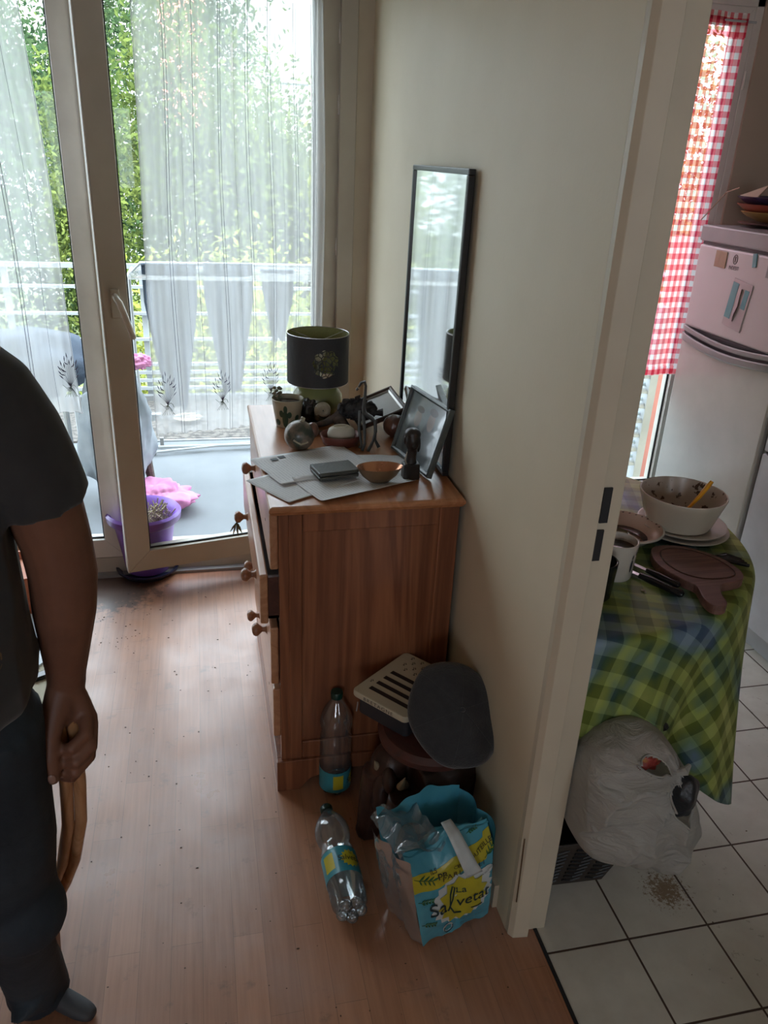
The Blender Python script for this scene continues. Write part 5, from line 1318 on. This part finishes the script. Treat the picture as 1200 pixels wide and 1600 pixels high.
# ================================================================== FRIDGE AND CABINET
fx=1.85
fr=thing('fridge_freezer',(2.15,2.52,0),'off white fridge freezer beside the kitchen window','fridge')
FY0,FY1=2.225,2.80
B().box((fx+.05,FY0,.02),(2.45,FY1,1.405)).build('cabinet_body','fridge_grey',fr,smooth=False,bevel=.004)
B().box((fx-.005,FY0-.002,1.352),(2.45,FY1+.002,1.408)).build('top_panel','fridge_grey',fr,smooth=False,bevel=.006)
B().box((fx+.01,FY0+.005,1.338),(fx+.05,FY1-.005,1.352)).build('top_gap','fridge_dark',fr,smooth=False)
ud=B().box((fx,FY0,1.035),(fx+.055,FY1,1.340)).build('freezer_door','fridge',fr,smooth=False,bevel=.008)
ld=B().box((fx,FY0,.09),(fx+.055,FY1,.985)).build('fridge_door','fridge_lo',fr,smooth=False,bevel=.008)
B().box((fx+.005,FY0+.003,.985),(fx+.05,FY1-.003,1.035)).build('door_gap','fridge_dark',fr,smooth=False)
hb=B()
def bar(yc0,yc1,z0,z1,bow):
    def P(u,w): return (fx-.004-bow*math.sin(PI*u)**.5, yc0+(yc1-yc0)*u, z0+(z1-z0)*w-.02*math.sin(PI*u))
    return P
hb.grid(bar(FY0+.01,FY1-.01,.985,1.012,.018),30,4); hb.build('handle_bar','fridge_grey',fr,ang=180,solid=.008)
hb=B().grid(bar(FY0+.01,FY1-.01,1.022,1.040,.010),30,4); hb.build('handle_bar','fridge_grey',fr,ang=180,solid=.008)
B().grid(bar(FY0+.03,FY0+.2,.995,1.03,.004),20,3).build('handle_recess','fridge_dark',fr,ang=180); B().grid(bar(FY1-.14,FY1-.03,.995,1.025,.004),20,3).build('handle_recess','fridge_dark',fr,ang=180)
# logo: oval with a bar over lettering, on the door that faces -X ; local x -> -Y, local y -> Z
def TD(y,z,off=.0): return Matrix(((0,0,-1,fx-off),(-1,0,0,y),(0,1,0,z),(0,0,0,1)))
o=text('door_lettering','INDESIT',.019,'ink',None,TD(2.569,1.279),.0008,.85); parent_to(o,ud)
B().tube([tuple(TD(2.569,1.309)@Vector((.011*math.cos(2*PI*k/32),.0155*math.sin(2*PI*k/32),.0005))) for k in range(32)],.0014,5,closed=True).tube([tuple(TD(2.569,1.309)@Vector((0,-.010,.0005))),tuple(TD(2.569,1.309)@Vector((0,.010,.0005)))],.0016,5).build('door_emblem','ink',ud)
def magnet(name,y,z,w,h,mat,label,rz=0,cat='magnet'):
    T=TD(y,z,0)@Matrix.Rotation(rz,4,'Z'); r=thing(name,T.to_translation(),label,cat,'magnets on the freezer door',rot=T.to_euler())
    B().box((-w/2,-h/2,.0005),(w/2,h/2,.004)).build('card',mat,r,smooth=False,bevel=.001,world=False); return r
magnet('note_magnet',2.651,1.300,.066,.056,'note','tan note stuck left of the emblem on the freezer door')
r=magnet('postcard_magnet',2.503,1.162,.108,.165,'pinkprint','pale card with a slim brown figure and teal panels on the freezer door',-.12)
B().box((-.052,-.055,.004),(-.018,.070,.005)).build('teal_panel','teal',r,smooth=False,world=False)
B().box((.022,-.005,.004),(.046,.060,.005)).build('teal_panel','teal',r,smooth=False,world=False)
B().tube([(.005,.058,.005),(.004,.03,.005),(.008,.0,.005),(.0,-.03,.005),(-.002,-.058,.005)],[.009,.004,.007,.009,.003],8,flat=(1,.2)).build('slim_figure','figbrown',r,world=False)
magnet('blue_magnet',2.462,1.318,.020,.045,'teal','small blue grey magnet near the right edge of the freezer door',.2)
magnet('grey_magnet',2.375,1.292,.028,.040,'fridge_grey','round grey magnet rightmost on the freezer door')
# on the fridge
def stackbowl(name,x,y,z,r,h,m1,label):
    b=B().lathe([(r*.42,0),(r*.5,.002),(r*.82,h*.55),(r,h),(r-.003,h+.002),(r*.94,h*.95),(r*.6,h*.35),(0,.012)],48)
    return tag(b.build(name,m1,loc=(x,y,z)),label,'bowl','bowls stacked on the fridge')
tag(B().lathe([(.05,0),(.06,.001),(.12,.012),(.121,.015),(.06,.006),(0,.005)],48).build('serving_plate','figbrown',loc=(2.06,2.69,1.409)),'flat brown plate under the stacked bowls on the fridge','plate')
stackbowl('stacked_bowl',2.10,2.72,1.424,.135,.035,'bowl_yell','ochre bowl at the bottom of the stack on the fridge')
stackbowl('stacked_bowl',2.10,2.72,1.440,.152,.045,'bowl_red','brick red bowl in the middle of the stack on the fridge')
stackbowl('stacked_bowl',2.10,2.72,1.468,.158,.042,'bowl_purple','dark purple bowl on top of the stack on the fridge')
tag(B().add([(1.99,2.82,1.512),(1.96,2.68,1.508),(2.03,2.72,1.553),(1.993,2.82,1.509),(1.963,2.68,1.505),(2.033,2.72,1.550)],[(0,1,2),(5,4,3),(0,3,4,1),(1,4,5,2),(2,5,3,0)]).build('paper_cone','note',smooth=False),'beige paper corner sticking out of the top bowl on the fridge','paper')
lumpy('bread_rusk',(2.06,2.62,1.530),.045,(1,1,.6),'bread','brown rusk lying in the top bowl on the fridge','bread',21,.3,3)
tag(B().lathe([(0,0),(.03,0),(.034,.02),(.026,.024),(0,.02)],24).build('metal_strainer','steel',loc=(1.91,2.42,1.409)),'small metal lid at the front of the fridge top','lid')
tag(B().tube([(1.86,2.84,1.42),(1.93,2.82,1.52),(1.94,2.76,1.54)],.0022,6).build('wooden_skewer','note'),'thin wooden skewer leaning from the fridge top to the bowls','skewer')
kc=thing('kitchen_base_cabinet',(2.17,1.6,0),'white kitchen base unit at the right edge beside the fridge','cabinet')
B().box((1.90,.95,.10),(2.48,2.215,.84)).build('carcass','cabinet',kc,smooth=False)
B().box((1.915,.95,0),(2.40,2.215,.10)).build('plinth','cabinet',kc,smooth=False)
B().box((1.855,1.60,.105),(1.90,2.205,.715)).build('door','cabinet',kc,smooth=False,bevel=.004)
B().box((1.855,.96,.105),(1.90,1.595,.715)).build('door','cabinet',kc,smooth=False,bevel=.004)
B().box((1.858,1.60,.725),(1.90,2.205,.838)).build('control_panel','cabinet',kc,smooth=False,bevel=.004)
B().box((1.845,.94,.84),(2.49,2.218,.868)).build('worktop','fridge_grey',kc,smooth=False,bevel=.003)
B().box((1.870,2.205,.10),(1.90,2.222,.84)).build('edge_strip','dw_gasket',kc,smooth=False)
tag(B().box((-.02,-.05,0),(.02,.05,.06)).build('sponge_box','bowl_purple',smooth=False,loc=(1.93,2.13,.868)),'dark item on the worktop at the right edge','box')

# ================================================================== PERSON
pr_=thing('person',(-.40,1.02,0),'person in a dark T-shirt and jeans standing cut off by the left edge','person')
bd=B()
def lim(pts,r,seg=14,flat=(1,1)): bd.tube(pts,r,seg,flat=flat)
cxp=-.43
# trunk, neck and head
rg=[]
for z,rx,ry,yo in ((.80,.13,.09,0),(.95,.15,.115,0),(1.05,.145,.11,-.01),(1.18,.155,.11,0),(1.30,.165,.10,.01),(1.36,.13,.075,.015),(1.39,.07,.055,.02),(1.42,.055,.055,.015),(1.47,.052,.056,.01)):
    rg.append([(cxp+rx*math.cos(2*PI*k/24),.98+yo+ry*math.sin(2*PI*k/24),z) for k in range(24)])
bd.rings(rg)
bd.sphere((cxp,.965,1.575),.078,28,sq=(.95,1.12,1.42)); bd.sphere((cxp,.935,1.50),.055,20,sq=(.95,1,.9))
bd.tube([(cxp,.885,1.585),(cxp,.868,1.555),(cxp,.880,1.540)],[.008,.014,.012],10)
for s in (-1,1):
    bd.sphere((cxp+s*.030,.884,1.590),.014,12); bd.sphere((cxp+s*.076,.975,1.57),.018,12,sq=(.4,.8,1.6))
    bd.sphere((cxp+s*.03,.884,1.608),.012,10,sq=(1.6,.7,.5))
bd.tube([(cxp-.024,.885,1.515),(cxp,.876,1.515),(cxp+.024,.885,1.515)],[.005,.008,.005],8)
# arm seen in the photo
sh=Vector((-0.2840,.985,1.345))
lim([sh+Vector((-0.0890,0,0)),sh,(-0.2410,.995,1.27),(-0.2150,1.005,1.17),(-0.2050,1.012,1.10),(-0.2030,1.018,1.045),(-0.2090,1.025,.985),(-0.2170,1.035,.92),(-0.2230,1.043,.868),(-0.2260,1.048,.842)],[.06,.062,.056,.050,.046,.0455,.043,.035,.0285,.0275],20)
K=[(-.203,1.035,.800),(-.198,1.037,.779),(-.201,1.041,.757),(-.209,1.047,.738)]
P1=[(-.200,1.006,.780),(-.196,1.003,.757),(-.201,1.006,.735),(-.210,1.014,.718)]
P2=[(-.220,.990,.768),(-.216,.986,.745),(-.220,.989,.723),(-.228,.997,.706)]
P3=[(-.235,1.000,.760),(-.233,.997,.738),(-.236,1.000,.716),(-.241,1.009,.700)]
for k in range(4):
    lim([(-.2255,1.043,.850),((K[k][0]-.225)/2-.002,(K[k][1]+1.046)/2,.818),K[k]],[.021,.0185,.0138],12)
    r=(.0100,.0104,.0098,.0088)[k]
    lim([K[k],P1[k],P2[k],P3[k]],[r*1.25,r*1.10,r,r*.88],12); bd.sphere(P3[k],r*.88,10)
lim([(-.231,1.040,.840),(-.242,1.022,.812),(-.248,1.004,.788)],[.024,.021,.0155],12)
lim([(-.248,1.004,.788),(-.2505,.990,.755),(-.2500,.984,.722)],[.0150,.0135,.0105],12); bd.sphere((-.2500,.984,.722),.0105,10)
lim([(-.238,1.03,.82),(-.225,1.045,.79),(-.222,1.052,.755)],[.024,.024,.018],12)
# other arm, outside the frame
so_=Vector((-.585,.985,1.345))
lim([so_+Vector((.08,0,0)),so_,(-.63,1.0,1.2),(-.645,1.01,1.08),(-.64,.98,.95),(-.63,.95,.86)],[.06,.062,.05,.045,.036,.028],16)
for k in range(4):
    y=.92+.021*k; lim([(-.632,.945+.006*k,.85),(-.645,y,.78),(-.640,y-.004,.735),(-.625,y-.006,.705)],[.02,.0135,.0105,.0085],10)
lim([(-.63,.935,.84),(-.615,.905,.80),(-.612,.897,.76)],[.02,.013,.009],10)
# legs
for hip,knee,ank in (((-.345,.99,.84),(-.335,1.02,.46),(-.368,1.16,.08)),((-.515,.99,.84),(-.535,1.0,.46),(-.545,1.06,.08))):
    lim([hip,Vector(hip).lerp(Vector(knee),.5),knee,Vector(knee).lerp(Vector(ank),.35),ank],[.085,.068,.05,.046,.032],16)
bd.build('body','skin',pr_,remesh=.0036,sm=2)
# nails
b=B()
for k in range(3):
    p=Vector(P3[k])+Vector((-.004,-.0070,.001)); b.sphere(p,.0045,8,sq=(1,.35,1.1))
b.sphere((-.250,.9745,.728),.0062,8,sq=(1,.3,1.3)); b.build('fingernails','nail',pr_)
B().sphere((cxp,.985,1.610),.088,24,sq=(.95,1.05,1.15)).build('hair','hair',pr_)
# shirt
ts=B(); rg=[]
for z,x0_,x1_,y0_,y1_ in ((.870,-.585,-0.266,.865,1.10),(.885,-.60,-0.254,.850,1.11),(.93,-.61,-0.248,.835,1.12),(.99,-.61,-0.250,.835,1.12),(1.06,-.61,-0.250,.845,1.115),(1.14,-.61,-0.254,.855,1.11),(1.22,-.61,-0.260,.865,1.11),(1.30,-.60,-.255,.88,1.10),(1.35,-.57,-.285,.905,1.085),(1.385,-.50,-.355,.93,1.06)):
    mx,my=(x0_+x1_)/2,(y0_+y1_)/2; rx,ry=(x1_-x0_)/2,(y1_-y0_)/2
    row=[]
    for k in range(36):
        a=2*PI*k/36; c,s_=math.cos(a),math.sin(a); e=.82
        row.append((mx+rx*math.copysign(abs(c)**e,c)+.004*math.sin(k*2.1+z*20),my+ry*math.copysign(abs(s_)**e,s_)+(.006*math.sin(a*9+z*6) if z<1.1 else 0),z))
    rg.append(row)
ts.rings(rg)
ts.tube([(-.36,.985,1.352),(-.300,.985,1.338),(-.262,.99,1.300),(-.238,.995,1.250),(-.222,1.0,1.205),(-.214,1.003,1.175),(-.211,1.005,1.160)],[.052,.066,.068,.066,.062,.060,.061],24)
ts.tube([(-.50,.985,1.352),(-.565,.985,1.342),(-.615,.99,1.295),(-.64,1.0,1.22),(-.655,1.005,1.14)],[.052,.066,.072,.068,.066],20)
ts.build('t_shirt','shirt',pr_,remesh=.008,sm=3)
B().tube([(cxp+.072*math.cos(2*PI*k/32),.99+.064*math.sin(2*PI*k/32),1.392) for k in range(32)],.006,6,closed=True).build('collar','shirt',pr_)
# jeans
jn=B()
rg=[]
for z,rx,ry in ((.76,.175,.115),(.84,.185,.125),(.92,.18,.12)):
    rg.append([(cxp-.014+rx*math.cos(2*PI*k/28),.99+ry*math.sin(2*PI*k/28),z) for k in range(28)])
jn.rings(rg)
def legj(pts,r): jn.tube(pts,r,20)
legj([(-0.3580,.985,.84),(-0.3550,.985,.70),(-0.3530,.995,.60),(-0.3560,1.01,.50),(-0.3580,1.02,.43),(-0.3630,1.045,.36),(-0.3700,1.075,.28),(-0.3780,1.115,.17),(-0.3850,1.15,.075),(-0.3870,1.16,.03)],[.108,.100,.092,.080,.078,.064,.060,.057,.058,.060])
jn.sphere((-.326,.985,.455),.066,18,sq=(1,1,1.05))
jn.tube([(-0.3880,1.13,.11),(-0.3830,1.10,.09),(-0.3580,1.12,.075)],[.03,.05,.03],12)
legj([(-.515,.985,.84),(-.525,.985,.70),(-.54,.99,.50),(-.545,1.01,.40),(-.548,1.04,.25),(-.55,1.06,.05)],[.108,.10,.082,.07,.062,.062])
jn.build('jeans','jeans',pr_,remesh=.008,sm=2)
for (x,y,kx,ky) in ((-.362,1.150,.50,.30),(-.555,1.03,-.2,.8)):
    sb=B(); rg=[]
    for t,(dy,hw,hh) in enumerate(((.09,.028,.055),(.06,.038,.075),(0,.040,.085),(-.06,.044,.060),(-.11,.045,.045),(-.15,.038,.036),(-.17,.022,.028))):
        rg.append([(x-dy*kx+hw*.9*math.cos(2*PI*k/16)*ky/.8**.5,y+dy*ky+hw*.8*math.cos(2*PI*k/16)*kx,max(.0,hh*.36+hh*.36*math.sin(2*PI*k/16))) for k in range(16)])
    sb.rings(rg); sb.build('shoe','shoe',pr_,subd=1)
# bentwood loop held in the hand
hw_=thing('bentwood_loop',(-.235,1.05,.42),'glossy honey coloured pair of bent wooden rods held in the hand','wooden rod')
RP=[(-.240,1.026,.790),(-.242,1.028,.74),(-.246,1.036,.66),(-.257,1.056,.56),(-.284,1.090,.44),(-.312,1.115,.36),(-.345,1.14,.28)]
def rodpts(o): return [tuple(Vector(p)+Vector((.0198*o,.004*o,0))) for p in RP]
B().tube(rodpts(0),.0102,14).build('rod','honey',hw_)
B().tube(rodpts(1),.0102,14).build('rod','honey',hw_)
B().tube([rodpts(0)[0],(-.230,1.028,.802),rodpts(1)[0]],.0102,12).build('bend','honey',hw_)
